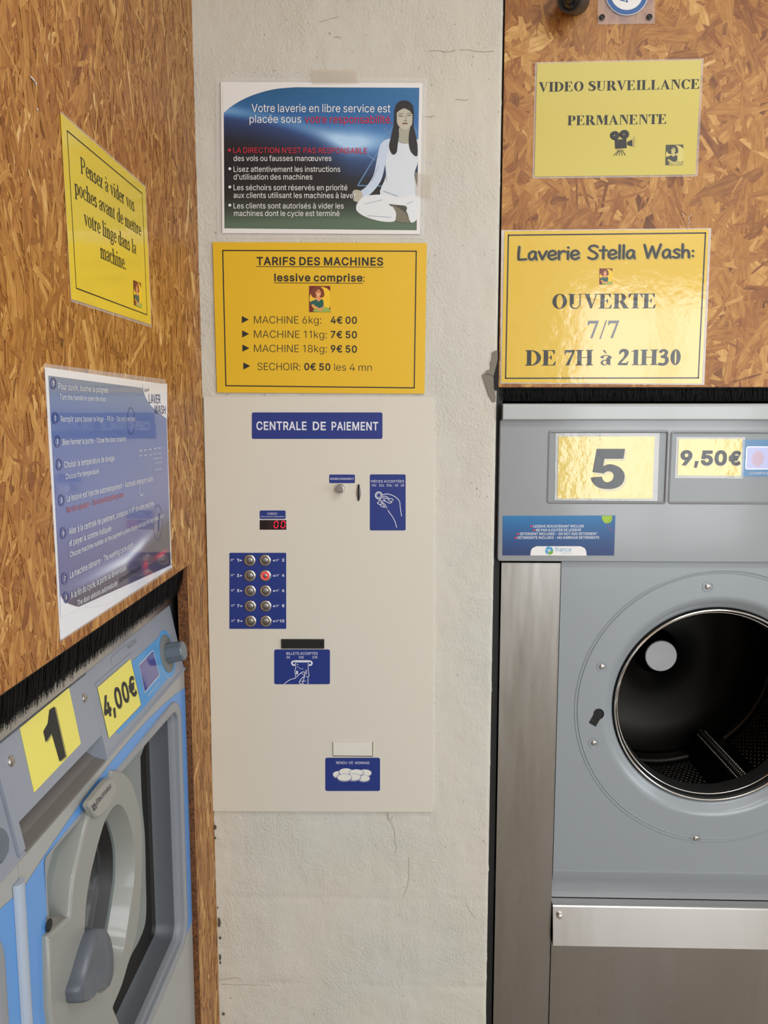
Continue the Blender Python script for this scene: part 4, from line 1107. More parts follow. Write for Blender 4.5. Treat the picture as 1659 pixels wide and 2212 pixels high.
for pts in ([(1030, 40), (1035, 75), (1058, 110), (1070, 180), (1078, 235), (1072, 270)], [(1060, 60), (1038, 80), (1030, 45)],
            [(1150, 290), (1150, 400), (1140, 460), (1118, 500)],
            [(95, 975), (180, 965), (205, 978)], [(100, 1005), (270, 1005), (380, 1010)],
            [(1465, 545), (1490, 590), (1530, 640)]):
    pen(c, FW, wobble(cz(pts)), .0007, .0012)
cz = zoomed(880, 0, 240 / 1475)
for pts in ([(290, 675), (430, 670), (560, 690), (640, 665)], [(700, 662), (820, 658), (930, 680), (1150, 682)], [(190, 1548), (290, 1545), (365, 1535)],
            [(150, 915), (172, 868)], [(640, 1320), (780, 1330), (795, 1310)]):
    pen(c, FW, wobble(cz(pts)), .0007, .0012)
cz = zoomed(380, 0, 380 / 1659)
for pts in ([(1350, 205), (1440, 182), (1530, 155)], [(1495, 350), (1530, 348), (1555, 358)], [(915, 665), (945, 660)]):
    pen(c, FW, wobble(cz(pts)), .0007, .0012)
c.build('crack', M_crack, pillar)
c = MB()
cz = zoomed(900, 600, 210 / 1161)
fill(c, FW, cz([(968, 864), (935, 872), (905, 890), (902, 940), (895, 990), (878, 1002), (884, 1050), (880, 1100), (845, 1104), (826, 1120), (822, 1140), (795, 1146),
                (783, 1165), (795, 1205), (808, 1240), (822, 1290), (842, 1345), (860, 1400), (882, 1440), (905, 1484), (938, 1486), (944, 1470), (946, 1430), (938, 1350),
                (922, 1320), (918, 1180), (940, 1090), (955, 1030), (968, 970)]), .0026)
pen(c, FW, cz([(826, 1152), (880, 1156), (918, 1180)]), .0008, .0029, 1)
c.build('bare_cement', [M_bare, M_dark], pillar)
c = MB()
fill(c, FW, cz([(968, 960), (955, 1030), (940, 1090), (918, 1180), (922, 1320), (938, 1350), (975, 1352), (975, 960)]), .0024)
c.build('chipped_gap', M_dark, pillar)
M_chip = mat('dark_brown_chip', S(84, 74, 66), .9)  # small dark brown patches along the plaster's left edge
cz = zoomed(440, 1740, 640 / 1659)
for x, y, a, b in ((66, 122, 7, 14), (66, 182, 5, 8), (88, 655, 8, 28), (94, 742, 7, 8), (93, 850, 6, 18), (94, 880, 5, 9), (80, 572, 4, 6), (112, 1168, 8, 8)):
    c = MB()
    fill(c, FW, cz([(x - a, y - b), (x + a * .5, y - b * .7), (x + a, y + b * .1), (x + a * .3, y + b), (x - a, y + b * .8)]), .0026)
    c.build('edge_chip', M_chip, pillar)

# ------------------------------------------------------------------ rest of the room
M_floor = mat('grey_floor_tiles', S(150, 140, 126), 0.5, vary=(3, .15))
M_ceil = mat('white_ceiling', S(226, 224, 218), 0.8)
M_wallp = mat('painted_wall', S(214, 208, 196), 0.8)
M_alu = mat('white_door_frame', S(225, 225, 225), 0.4)
M_glass = mat('door_glass', (1, 1, 1, 1), 0.02)
M_glass.node_tree.nodes['Principled BSDF'].inputs['Alpha'].default_value = 0.08
struct(MB().box(-1.3, 3.6, -4.7, .9, -.05, 0).build('floor', M_floor))
struct(MB().box(-1.3, 3.6, -4.7, .9, 2.75, 2.8).build('ceiling', M_ceil))
DX0, DX1, DZ = 1.22, 2.74, 2.52
w = MB()
w.box(-1.3, DX0, -4.7, -4.6, 0, 2.75); w.box(DX1, 3.6, -4.7, -4.6, 0, 2.75); w.box(DX0, DX1, -4.7, -4.6, DZ, 2.75)
struct(w.build('wall_back', M_wallp))
w = MB()
w.box(3.6, 3.7, -4.7, -3.3, 0, 2.75); w.box(3.6, 3.7, -1.1, .9, 0, 2.75); w.box(3.6, 3.7, -3.3, -1.1, 0, .9); w.box(3.6, 3.7, -3.3, -1.1, 2.3, 2.75)  # opening cut for the added side fill light
struct(w.build('wall_side', M_wallp))
w = MB()
w.box(-1.3, 3.6, .9, .95, 0, 2.75); w.box(-1.35, -1.3, -4.7, .95, 0, 2.75)
struct(w.build('wall_rear', M_dark))
w = MB()
for x0, x1 in ((DX0, DX0 + .06), (1.95, 2.01), (DX1 - .06, DX1)):
    w.box(x0, x1, -4.66, -4.62, 0, DZ)
w.box(DX0, DX1, -4.66, -4.62, DZ - .06, DZ); w.box(DX0, DX1, -4.66, -4.62, 0, .1)
door = struct(w.build('door_1', M_alu))
MB().box(DX0 + .06, DX1 - .06, -4.645, -4.64, .1, DZ - .06).build('pane', M_glass, door)
# black packing in the joint beside the pillar
struct(MB().box(.170, .1905, .020, .060, 0, 2.75).build('trim_1', M_black_rubber))
struct(MB().box(XL - .09, XL - .030, -.146, -.075, .2, 1.30).build('gap_dark_box', M_black_rubber))  # black box added as the darkness inside the cut beside machine 1
# ================================================================== printed notices
M_film = film('laminating_film', .16, (.95, .95, .95, 1), .14, (60, .2))
M_film_shiny = film('creased_clear_film', .34, (.97, .97, .97, 1), .12, (45, .8, (1, 1, 1), .002))
M_tape = film('clear_adhesive_tape', .30, S(214, 200, 178), .35)
M_yel_pale = mat('pale_yellow_paper', S(200, 184, 74), .5, coat=.35, coat_rough=.25)
M_yel_card = mat('lemon_yellow_paper', S(226, 216, 106), .5)
M_yel_deep = mat('egg_yellow_card', S(226, 182, 28), .45, coat=.2, coat_rough=.3)
M_yel_shiny = mat('yellow_paper_under_film', S(220, 182, 34), .4, coat=1.0, coat_rough=.09, bump=(42, .32, (1, 1, 1), .0012))
M_yel_shiny_pale = mat('pale_yellow_paper_under_film', S(222, 196, 92), .4, coat=1.0, coat_rough=.09, bump=(48, .6, (1, 1, 1), .0012))
M_yel_left = mat('yellow_paper_under_smooth_film', S(222, 194, 40), .4, coat=.8, coat_rough=.08, bump=(14, .2, (1, 1, 3), .003))
M_grey_ink = mat('grey_drop_shadow_ink', S(176, 160, 90), .5)
M_print = printed('printed_picture', .42, .1, .2)
M_print_gloss = printed('printed_poster_under_film', .4, .9, .06, (9, .10, (1, 1, 1), .004))
M_white_ink = mat('white_lettering', S(232, 232, 232), .5)
M_white_gloss = mat('white_lettering_under_film', S(214, 220, 230), .4, coat=.9, coat_rough=.06)
M_red_ink = mat('crimson_lettering', S(206, 40, 62), .5)
M_navy_ink = mat('navy_lettering', S(30, 44, 100), .5)


def base_of(pl, pts, h=0.0):
    q = [pl.P(u, v, h) for u, v in pts]
    c = sum(q, Vector()) / len(q)
    c.z = min(p.z for p in q)
    return c


def sheet(mb, pl, quad, h0, h1, mat=0):
    mb.prism([pl.P(u, v, h1) for u, v in quad], pl.N, h1 - h0, mat=mat)


def picture(mb, pl, quad, nu, nv, h, fn):
    """A printed artwork on a quad of pixels: fn(s, t) gives its ink colour, s right and t down in 0..1."""
    (ax, ay), (bx, by), (cx, cy), (dx, dy) = quad
    P = [pl.P(*p, h) for p in quad]
    vs, col = [], []
    for j in range(nv + 1):
        for i in range(nu + 1):
            s, t = i / nu, j / nv
            vs.append((P[0] * (1 - s) + P[1] * s) * (1 - t) + (P[3] * (1 - s) + P[2] * s) * t)
            col.append(fn(s, t)[:3])
    fs = [(j * (nu + 1) + i, (j + 1) * (nu + 1) + i, (j + 1) * (nu + 1) + i + 1, j * (nu + 1) + i + 1) for j in range(nv) for i in range(nu)]
    mb.add(vs, fs, 0, False, None, col)


def frame_line(mb, pl, quad, w, h, mat=0):
    for i in range(4):
        pen(mb, pl, [quad[i], quad[(i + 1) % 4]], w, h, mat)


def lady_picture(parent, pl, quad, mono=False):
    """The little printed picture of a smiling woman in a dark dress before a yellow disc."""
    (ax, ay), (bx, by), (cx, cy), (dx, dy) = quad

    def q(s, t):
        return ((ax * (1 - s) + bx * s) * (1 - t) + (dx * (1 - s) + cx * s) * t, (ay * (1 - s) + by * s) * (1 - t) + (dy * (1 - s) + cy * s) * t)
    C = dict(bg=(112, 30, 34), disc=(240, 196, 40), hair=(122, 56, 34), skin=(226, 150, 100), dress=(22, 92, 80), cloth=(150, 176, 80), dark=(60, 26, 20), white=(240, 230, 210))
    if mono:
        C = dict(bg=(52, 50, 28), disc=(206, 192, 104), hair=(48, 46, 28), skin=(190, 176, 100), dress=(44, 44, 30), cloth=(170, 160, 84), dark=(36, 34, 24), white=(200, 188, 110))
    m = MB()

    def f(pts, c, h, n=0):
        if n:
            pts = spline(pts, n, True)
        fill(m, pl, [q(*p) for p in pts], h, col=S(*C[c])[:3])
    H0 = .0020
    f([(0, 0), (1, 0), (1, 1), (0, 1)], 'bg', H0)
    f([(min(max(.57 + .55 * cos(a * .2), 0), 1), min(max(.5 + .47 * sin(a * .2), 0), .97)) for a in range(31)], 'disc', H0 + .0001)
    f([(.36, .02), (.55, .04), (.68, .16), (.72, .36), (.62, .44), (.42, .46), (.18, .44), (.08, .3), (.14, .14), (.26, .06)], 'hair', H0 + .0002, 4)
    f([(.32, .36), (.5, .4), (.55, .5), (.66, .56), (.7, .8), (.86, .9), (.5, .97), (.2, .76), (.06, .66), (.16, .56), (.34, .48)], 'skin', H0 + .0003, 3)
    f([(.36, .12), (.5, .1), (.56, .22), (.54, .36), (.44, .42), (.33, .34), (.3, .22)], 'skin', H0 + .0004, 4)
    f([(.2, .58), (.34, .52), (.44, .6), (.6, .5), (.68, .62), (.64, .8), (.38, .84), (.22, .72)], 'dress', H0 + .0004, 3)
    f([(.04, .62), (.18, .55), (.24, .66), (.1, .74)], 'dress', H0 + .0005)
    f([(.2, .98), (.34, .86), (.56, .9), (.74, .8), (.96, .88), (.98, .99)], 'cloth', H0 + .0004, 3)
    f([(.16, .78), (.24, .74), (.62, .92), (.56, .98)], 'skin', H0 + .0006)
    f([(.38, .31), (.5, .3), (.46, .36)], 'white', H0 + .0005)
    for a, b in (((.36, .2), (.42, .19)), ((.48, .18), (.53, .19)), ((.44, .22), (.45, .28))):
        f([a, (b[0], b[1]), (b[0] + .015, b[1] + .02), (a[0] + .01, a[1] + .025)], 'dark', H0 + .0006)
    f([(.38, .1), (.5, .08), (.6, .16), (.62, .3), (.56, .24), (.5, .14), (.4, .14), (.32, .24), (.3, .16)], 'hair', H0 + .0006)
    m.build('picture', M_print, parent)


# ------------------------------------------------------------------ notice: pockets (left wall)
z = zoomed(0, 0, 480 / 1475)
Q = z([(405, 752), (965, 1243), (1003, 2155), (477, 1985)])
t = thing('notice_sheet', 'yellow laminated notice about emptying pockets, on the left board wall above the blue poster', 'notice', base_of(LW, Q))
w = MB(); sheet(w, LW, z([(403, 738), (968, 1235), (1008, 2175), (474, 2002)]), .0012, .0018)
w.build('lamination', M_film, t)
w = MB(); sheet(w, LW, Q, .0012, .0021); w.build('paper', M_yel_left, t)
w = MB(); frame_line(w, LW, z([(446, 868), (944, 1284), (977, 2090), (507, 1913)]), .0016, .0023); w.build('border', M_ink, t)
w = MB()
for s, a, b in (('Pensez à vider vos', (537, 1148), (893, 1405)), ('poches avant de mettre', (497, 1285), (938, 1568)),
                ('votre linge dans la', (560, 1492), (906, 1690)), ('machine.', (668, 1712), (836, 1792))):
    text(w, LW, s, *z([a, b]), 106 * .3254, 'serif', 0, .0024)
w.build('lettering', M_ink, t)
lady_picture(t, Plane((XL + .0006, 0, 0), (1, 0, 0)), z([(886, 1858), (936, 1880), (943, 2045), (891, 2025)]))

# ------------------------------------------------------------------ blue washing-instruction poster (left wall)
z = zoomed(60, 760, 400 / 1341)
Q = z([(127, 112), (1000, 235), (1042, 1560), (240, 2085)])
t = thing('instruction_poster', 'white bordered blue poster of washing instructions on the left board wall above machine 1', 'poster', base_of(LW, Q))
w = MB(); sheet(w, LW, z([(122, 84), (998, 200), (1042, 1575), (236, 2100)]), .0008, .0013); w.build('lamination', M_film, t)
w = MB(); sheet(w, LW, Q, .0008, .0017); w.build('paper', mat('white_poster_paper', S(226, 228, 236), .4, coat=.8, coat_rough=.06), t)
w = MB()
AQ = z([(150, 172), (1000, 284), (1035, 1545), (241, 1905)])


def blend(a, b, t_):
    t_ = min(max(t_, 0), 1)
    return [x + (y - x) * t_ for x, y in zip(a, b)]


def instr_ink(s, t_):
    c = blend((104, 132, 166), (76, 104, 168), t_ / .16)
    c = blend(c, (92, 108, 168), (t_ - .2) / .3)
    c = blend(c, (84, 86, 142), (t_ - .55) / .25)
    arc = t_ - (.905 - .07 * (s - .1) - .24 * max(0, s - .5))
    g = math.exp(-(arc / .035) ** 2) * math.exp(-((s - .55) / .32) ** 2)
    c = blend(c, (226, 236, 252), g)
    if arc > 0:
        c = blend(c, (58, 44, 78), arc / .05)
    d = hypot((s - 1.0) / .34, (t_ - .86) / .2)
    c = blend(c, (26, 18, 48), 1.4 * (1 - d))
    r = math.exp(-((s - .88) / .09) ** 2 - ((t_ - .915 + .1 * (s - .88)) / .016) ** 2) + .8 * math.exp(-((s - .7) / .03) ** 2 - ((t_ - .94) / .03) ** 2)
    c = blend(c, (220, 30, 60), r)
    return [lin(x) for x in c]


w2 = MB()
picture(w, LW, AQ, 90, 110, .0020, instr_ink)
# trim the artwork: white bottom curve and white logo corner are unprinted paper
M_pw = bpy.data.materials['white_poster_paper']
fill(w2, LW, z(spline([(1048, 1545), (960, 1590), (800, 1690), (640, 1800), (520, 1838), (400, 1850), (310, 1830), (262, 1800), (236, 1762)], 5) + [(236, 1925), (1048, 1560)]), .0022)
fill(w2, LW, z(spline([(833, 236), (842, 300), (876, 370), (935, 430), (1010, 488)], 5) + [(1010, 230)]), .0022)
w.build('printed_artwork', M_print_gloss, t)
w2.build('white_margin', M_pw, t)
w = MB()
WL, RL, NL = 0, 1, 2
rows = [('Pour ouvrir, tourner la poignée', (222, 272), (580, 298), 50, WL), ('Turn the handle to open the door', (232, 345), (565, 360), 42, WL),
        ('Remplir sans tasser le linge - Fill in - Do not overload', (240, 508), (780, 502), 48, WL),
        ('Bien fermer la porte - Close the door properly', (252, 676), (714, 646), 46, WL),
        ('Choisir la température de lavage', (265, 842), (626, 788), 52, WL), ('Choose the temperature', (272, 924), (514, 880), 44, WL),
        ('La lessive est injectée automatiquement - Automatic detergent supply', (282, 1086), (908, 932), 52, WL),
        ('Ne rien ajouter - Do not add anything else', (286, 1168), (696, 1050), 50, RL),
        ('Aller à la centrale de paiement, composer le N° de votre machine', (298, 1326), (912, 1112), 54, WL),
        ('et payer la somme indiquée', (300, 1410), (604, 1296), 52, WL),
        ('Choose machine number on the payment system display and pay the required amount', (304, 1490), (984, 1198), 46, WL),
        ('La machine démarre - The washing cycle starts', (306, 1640), (764, 1414), 54, WL),
        ('A la fin du cycle, la porte se déverrouille', (312, 1792), (712, 1580), 54, WL),
        ('The door unlocks automatically', (358, 1842), (650, 1690), 46, WL), ('at the end of the cycle', (668, 1672), (820, 1578), 40, 3)]
for s, a, b, c_, m_ in rows:
    text(w, LW, s, *z([a, b]), c_ * .2983 * .92, 'sans', .012, .0026, mat=m_)
text(w, LW, 'pour', *z([(848, 288), (882, 284)]), 26 * .3, 'sans', 0, .0028, mat=NL)
text(w, LW, 'LAVER', *z([(880, 372), (962, 374)]), 66 * .3, 'sans', 0, .0028, mat=NL)
text(w, LW, 'WASH', *z([(920, 448), (1000, 450)]), 62 * .3, 'sans', 0, .0028, mat=NL)
w.build('lettering', [M_white_gloss, mat('red_lettering', S(176, 70, 96), .4, coat=.9, coat_rough=.06), M_navy_ink, M_ink], t)
M_ring_ink = mat('dark_blue_ring_ink', S(44, 58, 130), .4, coat=.9, coat_rough=.06)
for i, (x, y) in enumerate([(187, 228), (201, 480), (217, 650), (230, 816), (246, 1075), (259, 1312), (269, 1642), (279, 1778)]):
    w = MB()
    pen(w, LW, z(circle_px(x, y, 19, 37)), .0022, .0026, closed=True)
    text(w, LW, str(i + 1), *z([(x - 5, y + 16), (x + 5, y + 15)]), 32 * .3, 'sans', .03, .0027, mat=1)
    w.build('step_number', [M_ring_ink, M_white_gloss], t)
for x, y in ((818, 732), (852, 728), (888, 724), (922, 718), (954, 714)):
    w = MB()
    pen(w, LW, z([(x - 10, y - 22), (x - 10, y + 22), (x + 10, y + 20), (x + 10, y - 24)]), .0009, .0026)
    pen(w, LW, z([(x - 6, y - 16), (x + 4, y - 18)]), .0016, .0026)
    w.build('temperature_symbol', M_white_gloss, t)
w = MB()
pen(w, LW, z([(912, 766), (912, 776), (970, 766), (970, 752)]), .0007, .0026)
text(w, LW, 'Double rincage', *z([(920, 812), (970, 802)]), 4, 'sans', 0, .0026)
text(w, LW, 'Double rinse', *z([(920, 860), (970, 850)]), 4, 'sans', 0, .0026)
w.build('rinse_note', M_white_gloss, t)
for cx_, cy_, rx, ry in ((750, 500, 28, 96), (946, 1236, 32, 128)):
    w = MB()
    pen(w, LW, z(circle_px(cx_, cy_, rx, ry)), .0012, .0026, closed=True)
    if cy_ > 1000:
        pen(w, LW, z([(955, 1180), (953, 1285)]), .006, .0026)
    w.build('outlined_picture', M_ring_ink, t)
w = MB()
pen(w, LW, z([(812, 965), (806, 1010), (816, 1040), (836, 1030)]), .0012, .0026, 0, smooth=4)
w.build('pouring_symbol', M_white_gloss, t)

# ------------------------------------------------------------------ self-service rules poster (pillar)
z = zoomed(440, 140, 520 / 1659)
Q = z([(117, 118), (1508, 125), (1488, 1166), (128, 1160)])
t = thing('rules_poster', 'blue printed poster with a seated woman in white, topmost sheet on the pillar', 'poster', base_of(FW, Q))
w = MB(); sheet(w, FW, z([(82, 92), (1536, 92), (1516, 1196), (92, 1192)]), .0022, .0028); w.build('lamination', M_film, t)
w = MB(); sheet(w, FW, Q, .002, .0042); w.build('paper', M_paper, t)
w, w2 = MB(), MB()


def rules_ink(s, t_):
    x, y = 137 + s * 1348, 153 + t_ * 985
    c = blend((30, 92, 138), (40, 110, 160), (x - 500) / 900)
    c = blend(c, (46, 104, 170), (y - 160) / 250)
    k = min(max((x - 760) / 420, 0), 1)
    k = k * k * (3 - 2 * k)
    c = blend(c, (24, 52, 104), ((y - 380) / 200) * (1 - k) + ((y - 560) / 220) * k)
    q = min(x, 1000)
    yb = 330 + 225 * ((q - 137) / 860.0) ** 1.5 - max(0, x - 1000) * .06
    below = (y - yb) / 300
    if below > 0:
        c = blend(c, blend(blend((44, 76, 138), (14, 16, 26), below * 1.35), blend((64, 110, 180), (20, 26, 44), below * 1.1), k), below * 8)
    wd = 34 + .05 * max(0, x - 500)
    g = math.exp(-((y - yb + 18) / wd) ** 2) * (.22 + .62 * math.exp(-((x - 1010) / 260) ** 2) + .3 * math.exp(-((x - 140) / 160) ** 2))
    g += .45 * math.exp(-((x - 1010) / 150) ** 2 - ((y - 500) / 90) ** 2)
    c = blend(c, (176, 212, 246), g)
    c = blend(c, (22, 22, 22), (y - 760) / 100 if y < 920 else 1.0) if x < 1480 and y > 760 else c
    if y > 880:
        c = blend((22, 24, 22), (86, 108, 88), (y - 900) / 160 * (.75 + .25 * s))
    return [lin(v) for v in c]


def inside(p, poly):
    x, y = p
    r = False
    for i in range(len(poly)):
        (x1, y1), (x2, y2) = poly[i - 1], poly[i]
        if (y1 > y) != (y2 > y) and x < (x2 - x1) * (y - y1) / (y2 - y1) + x1:
            r = not r
    return r


picture(w, FW, z([(137, 153), (1486, 158), (1468, 1140), (143, 1127)]), 110, 90, .0044, rules_ink)
fill(w2, FW, z(spline([(133, 340), (150, 320), (200, 280), (280, 234), (380, 195), (500, 166), (640, 154), (700, 150)], 5) + [(132, 146)]), .0046)
w.build('printed_artwork', printed('printed_picture_matt', .45, .25, .25), t)
w2.build('white_corner', M_paper, t)
# seated woman (printed figure)
w = MB()


def fig(pts, rgb, h, n=4):
    fill(w, FW, z(spline(pts, n, True) if n else pts), h, col=S(*rgb)[:3])


for i, (a, b) in enumerate((((1062, 832), (1320, 400)), ((1062, 832), (1240, 836)), ((1130, 625), (1180, 655)), ((1243, 436), (1290, 480)), ((1400, 350), (1474, 470)))):
    pen(w, FW, z([a, b]), .0022, .00455 + i * .00003, col=S(96, 136, 178)[:3])
fig([(1318, 300), (1345, 255), (1395, 246), (1438, 275), (1450, 340), (1446, 420), (1466, 500), (1474, 560), (1470, 632), (1420, 610), (1410, 480), (1340, 470), (1335, 600), (1300, 616), (1276, 560), (1296, 480), (1310, 400)], (30, 30, 32), .0047)
fig([(1350, 430), (1420, 430), (1424, 500), (1440, 525), (1390, 545), (1340, 525), (1346, 500)], (168, 166, 150), .0049)
fig([(1272, 512), (1330, 520), (1360, 540), (1420, 540), (1478, 516), (1478, 660), (1452, 760), (1474, 900), (1340, 930), (1216, 895), (1254, 770), (1250, 660), (1230, 560)], (214, 222, 230), .0048)
fig([(1276, 512), (1220, 545), (1196, 640), (1170, 760), (1120, 840), (1070, 880), (1084, 925), (1150, 890), (1220, 800), (1250, 690), (1272, 590)], (196, 212, 232), .0050)
fig([(1084, 870), (1040, 862), (1024, 884), (1040, 905), (1030, 930), (1050, 944), (1086, 940), (1096, 905)], (182, 178, 160), .0051)
fig([(1070, 940), (1110, 905), (1230, 895), (1340, 915), (1474, 895), (1472, 1040), (1462, 1074), (1424, 1084), (1396, 1010), (1330, 985), (1325, 1060), (1300, 1082), (1220, 1078), (1120, 1050), (1058, 1010), (1052, 970)], (224, 228, 232), .0052)
fig([(1300, 968), (1340, 985), (1390, 1020), (1408, 1056), (1420, 1084), (1330, 1080), (1326, 1020)], (120, 114, 96), .00535)
fig([(1274, 962), (1330, 965), (1396, 975), (1390, 1010), (1330, 990)], (70, 70, 62), .0053)
fig([(1322, 330), (1345, 290), (1395, 282), (1440, 300), (1448, 350), (1440, 402), (1412, 440), (1382, 448), (1346, 424), (1326, 380)], (190, 186, 168), .0052)
fig([(1316, 340), (1318, 300), (1345, 258), (1395, 248), (1438, 276), (1448, 350), (1420, 318), (1380, 300), (1345, 318)], (26, 27, 30), .0054)
fig([(1316, 320), (1330, 330), (1332, 400), (1346, 470), (1336, 560), (1328, 606), (1300, 616), (1278, 560), (1296, 480), (1312, 400)], (28, 27, 29), .0055)
fig([(1440, 300), (1449, 340), (1448, 420), (1464, 500), (1474, 560), (1470, 630), (1430, 600), (1414, 540), (1418, 460), (1438, 400)], (28, 27, 29), .0055)
for a, b, wd, c_ in (((1345, 352), (1372, 354), .0012, (60, 56, 52)), ((1404, 350), (1430, 346), .0012, (60, 56, 52)), ((1344, 338), (1372, 336), .0009, (80, 74, 66)),
                     ((1402, 336), (1430, 332), .0009, (80, 74, 66)), ((1374, 404), (1402, 403), .0026, (126, 84, 78)), ((1392, 350), (1394, 384), .0010, (150, 142, 124)),
                     ((1380, 386), (1398, 385), .0010, (120, 112, 98))):
    pen(w, FW, z([a, b]), wd, .0056, col=S(*c_)[:3])
for a, b in (((1252, 690), (1262, 800)), ((1240, 870), (1340, 905)), ((1110, 960), (1230, 930)), ((1130, 1040), (1290, 1050)), ((1400, 960), (1440, 940)), ((1204, 700), (1160, 800))):
    pen(w, FW, z([a, b]), .0012, .0056, col=S(168, 182, 198)[:3])
w.build('printed_figure', bpy.data.materials['printed_picture_matt'], t)
w = MB()
for s, a, b, c_, m_ in (('Votre laverie en libre service est', (330, 325), (1286, 328), 55, 0), ('placée sous', (316, 400), (672, 400), 54, 0),
                        ('votre responsabilité.', (697, 401), (1300, 403), 54, 1), ('LA DIRECTION N’EST PAS RESPONSABLE', (204, 607), (1126, 610), 38, 1),
                        ('des vols ou fausses manœuvres', (206, 663), (880, 663), 38, 0), ('Lisez attentivement les instructions', (206, 738), (941, 738), 38, 0),
                        ('d’utilisation des machines', (206, 791), (749, 791), 38, 0), ('Les séchoirs sont réservés en priorité', (206, 864), (990, 865), 38, 0),
                        ('aux clients utilisant les machines à laver', (206, 917), (1048, 919), 38, 0), ('Les clients sont autorisés à vider les', (206, 990), (965, 991), 38, 0),
                        ('machines dont le cycle est terminé', (208, 1042), (936, 1043), 38, 0)):
    text(w, FW, s, *z([a, b]), c_ * .31344, 'sans', .004, .0058, mat=m_)
for x, y, m_ in ((178, 588, 1), (180, 716, 0), (180, 842, 0), (180, 967, 0)):
    fill(w, FW, z(circle_px(x, y, 10, 10, 16)), .0058, m_)
w.build('lettering', [M_white_ink, M_red_ink], t)
MB().face([FW.P(u, v, .0062) for u, v in [(672, 149), (772, 149), (776, 180), (674, 182)]]).build('tape', M_tape, t)
MB().face([FW.P(u, v, .0062) for u, v in [(896, 372), (938, 378), (934, 428), (898, 424)]]).build('tape', M_tape, t)

# ------------------------------------------------------------------ price list (pillar)
z = zoomed(440, 500, 520 / 1659)
Q = z([(62, 73), (1538, 80), (1522, 1118), (92, 1110)])
t = thing('price_list', 'egg yellow price list sheet on the pillar between the blue poster and the payment panel', 'notice', base_of(FW, Q))
w = MB(); sheet(w, FW, Q, .002, .0044); w.build('paper', M_yel_deep, t)
w = MB(); frame_line(w, FW, z([(131, 131), (1465, 136), (1451, 1078), (153, 1063)]), .0022, .0046); w.build('border', M_ink, t)
w = MB()
text(w, FW, 'TARIFS DES MACHINES', *z([(365, 232), (1237, 236)]), 57 * .3134, 'sans', .042, .0047)
text(w, FW, 'lessive comprise', *z([(487, 344), (1094, 346)]), 54 * .3134, 'sans', .042, .0047)
text(w, FW, ':', *z([(1099, 346), (1109, 346)]), 50 * .3134, 'sans', .0, .0047)
pen(w, FW, z([(364, 242), (1238, 246)]), .0012, .0047)
pen(w, FW, z([(486, 354), (1096, 357)]), .0012, .0047)
for s, a, b, s2, c_, d_ in (('MACHINE 6kg:', (347, 633), (810, 635), '4€ 00', (875, 635), (1056, 637)), ('MACHINE 11kg:', (347, 732), (849, 735), '7€ 50', (875, 735), (1056, 737)),
                            ('MACHINE 18kg:', (347, 830), (849, 833), '9€ 50', (875, 833), (1056, 836)), ('SECHOIR:', (371, 955), (667, 957), '0€ 50', (693, 956), (873, 959))):
    text(w, FW, s, *z([a, b]), 50 * .3134, 'sans', -.012, .0047)
    text(w, FW, s2, *z([c_, d_]), 50 * .3134, 'sans', .036, .0047)
text(w, FW, 'les 4 mn', *z([(900, 959), (1158, 962)]), 50 * .3134, 'sans', -.012, .0047)
for x, y in ((263, 607), (265, 706), (267, 804), (273, 927)):
    fill(w, FW, z([(x, y - 25), (x + 48, y), (x, y + 25)]), .0047)
w.build('lettering', M_ink, t)
lady_picture(t, Plane((0, -.003, 0), (0, -1, 0)), z([(727, 375), (872, 376), (873, 556), (727, 555)]))

# ------------------------------------------------------------------ video surveillance notice (right wall)
z = zoomed(1060, 0, 599 / 1659)
Q = z([(278, 379), (1261, 358), (1224, 1044), (262, 1057)])
t = thing('surveillance_notice', 'pale yellow video surveillance notice with film camera drawing, upper sheet on the right board wall', 'notice', base_of(RW, Q))
w = MB(); sheet(w, RW, z([(266, 372), (1274, 350), (1238, 1056), (250, 1068)]), .0016, .0022); w.build('lamination', M_film, t)
w = MB(); sheet(w, RW, Q, .0016, .0026); w.build('paper', M_yel_pale, t)
w = MB()
text(w, RW, 'VIDEO SURVEILLANCE', *z([(284, 550), (1247, 531)]), 58 * .361, 'serif', 1, .0028)
text(w, RW, 'PERMANENTE', *z([(458, 750), (1050, 741)]), 58 * .361, 'serif', 1, .0028)
w.build('lettering', M_ink, t)
w = MB()
for x, y, r in ((740, 811, 27), (797, 804, 27)):
    fill(w, RW, z(circle_px(x, y, r, 24)), .0029)
    fill(w, RW, z(circle_px(x, y, 4)), .0031, 1)
    pen(w, RW, z(circle_px(x + 3, y, r, 25)), .0012, .0029, closed=True)
fill(w, RW, z([(741, 836), (812, 830), (814, 886), (744, 890)]), .0029)
fill(w, RW, z([(816, 850), (838, 838), (846, 836), (848, 876), (840, 874), (816, 868)]), .0029)
fill(w, RW, z([(848, 828), (866, 812), (862, 884), (848, 878)]), .0028, 1)
fill(w, RW, z([(752, 890), (794, 889), (794, 902), (752, 903)]), .0029, 1)
for x0, x1 in ((766, 736), (770, 750), (776, 768), (782, 786), (788, 806)):
    pen(w, RW, z([(x0, 900), (x1, 930)]), .0013, .0029)
w.build('drawing', [M_ink, M_grey_ink], t)
lady_picture(t, Plane((0, .012 - .001, 0), (0, -1, 0)), z([(1048, 866), (1153, 865), (1149, 988), (1045, 988)]), True)

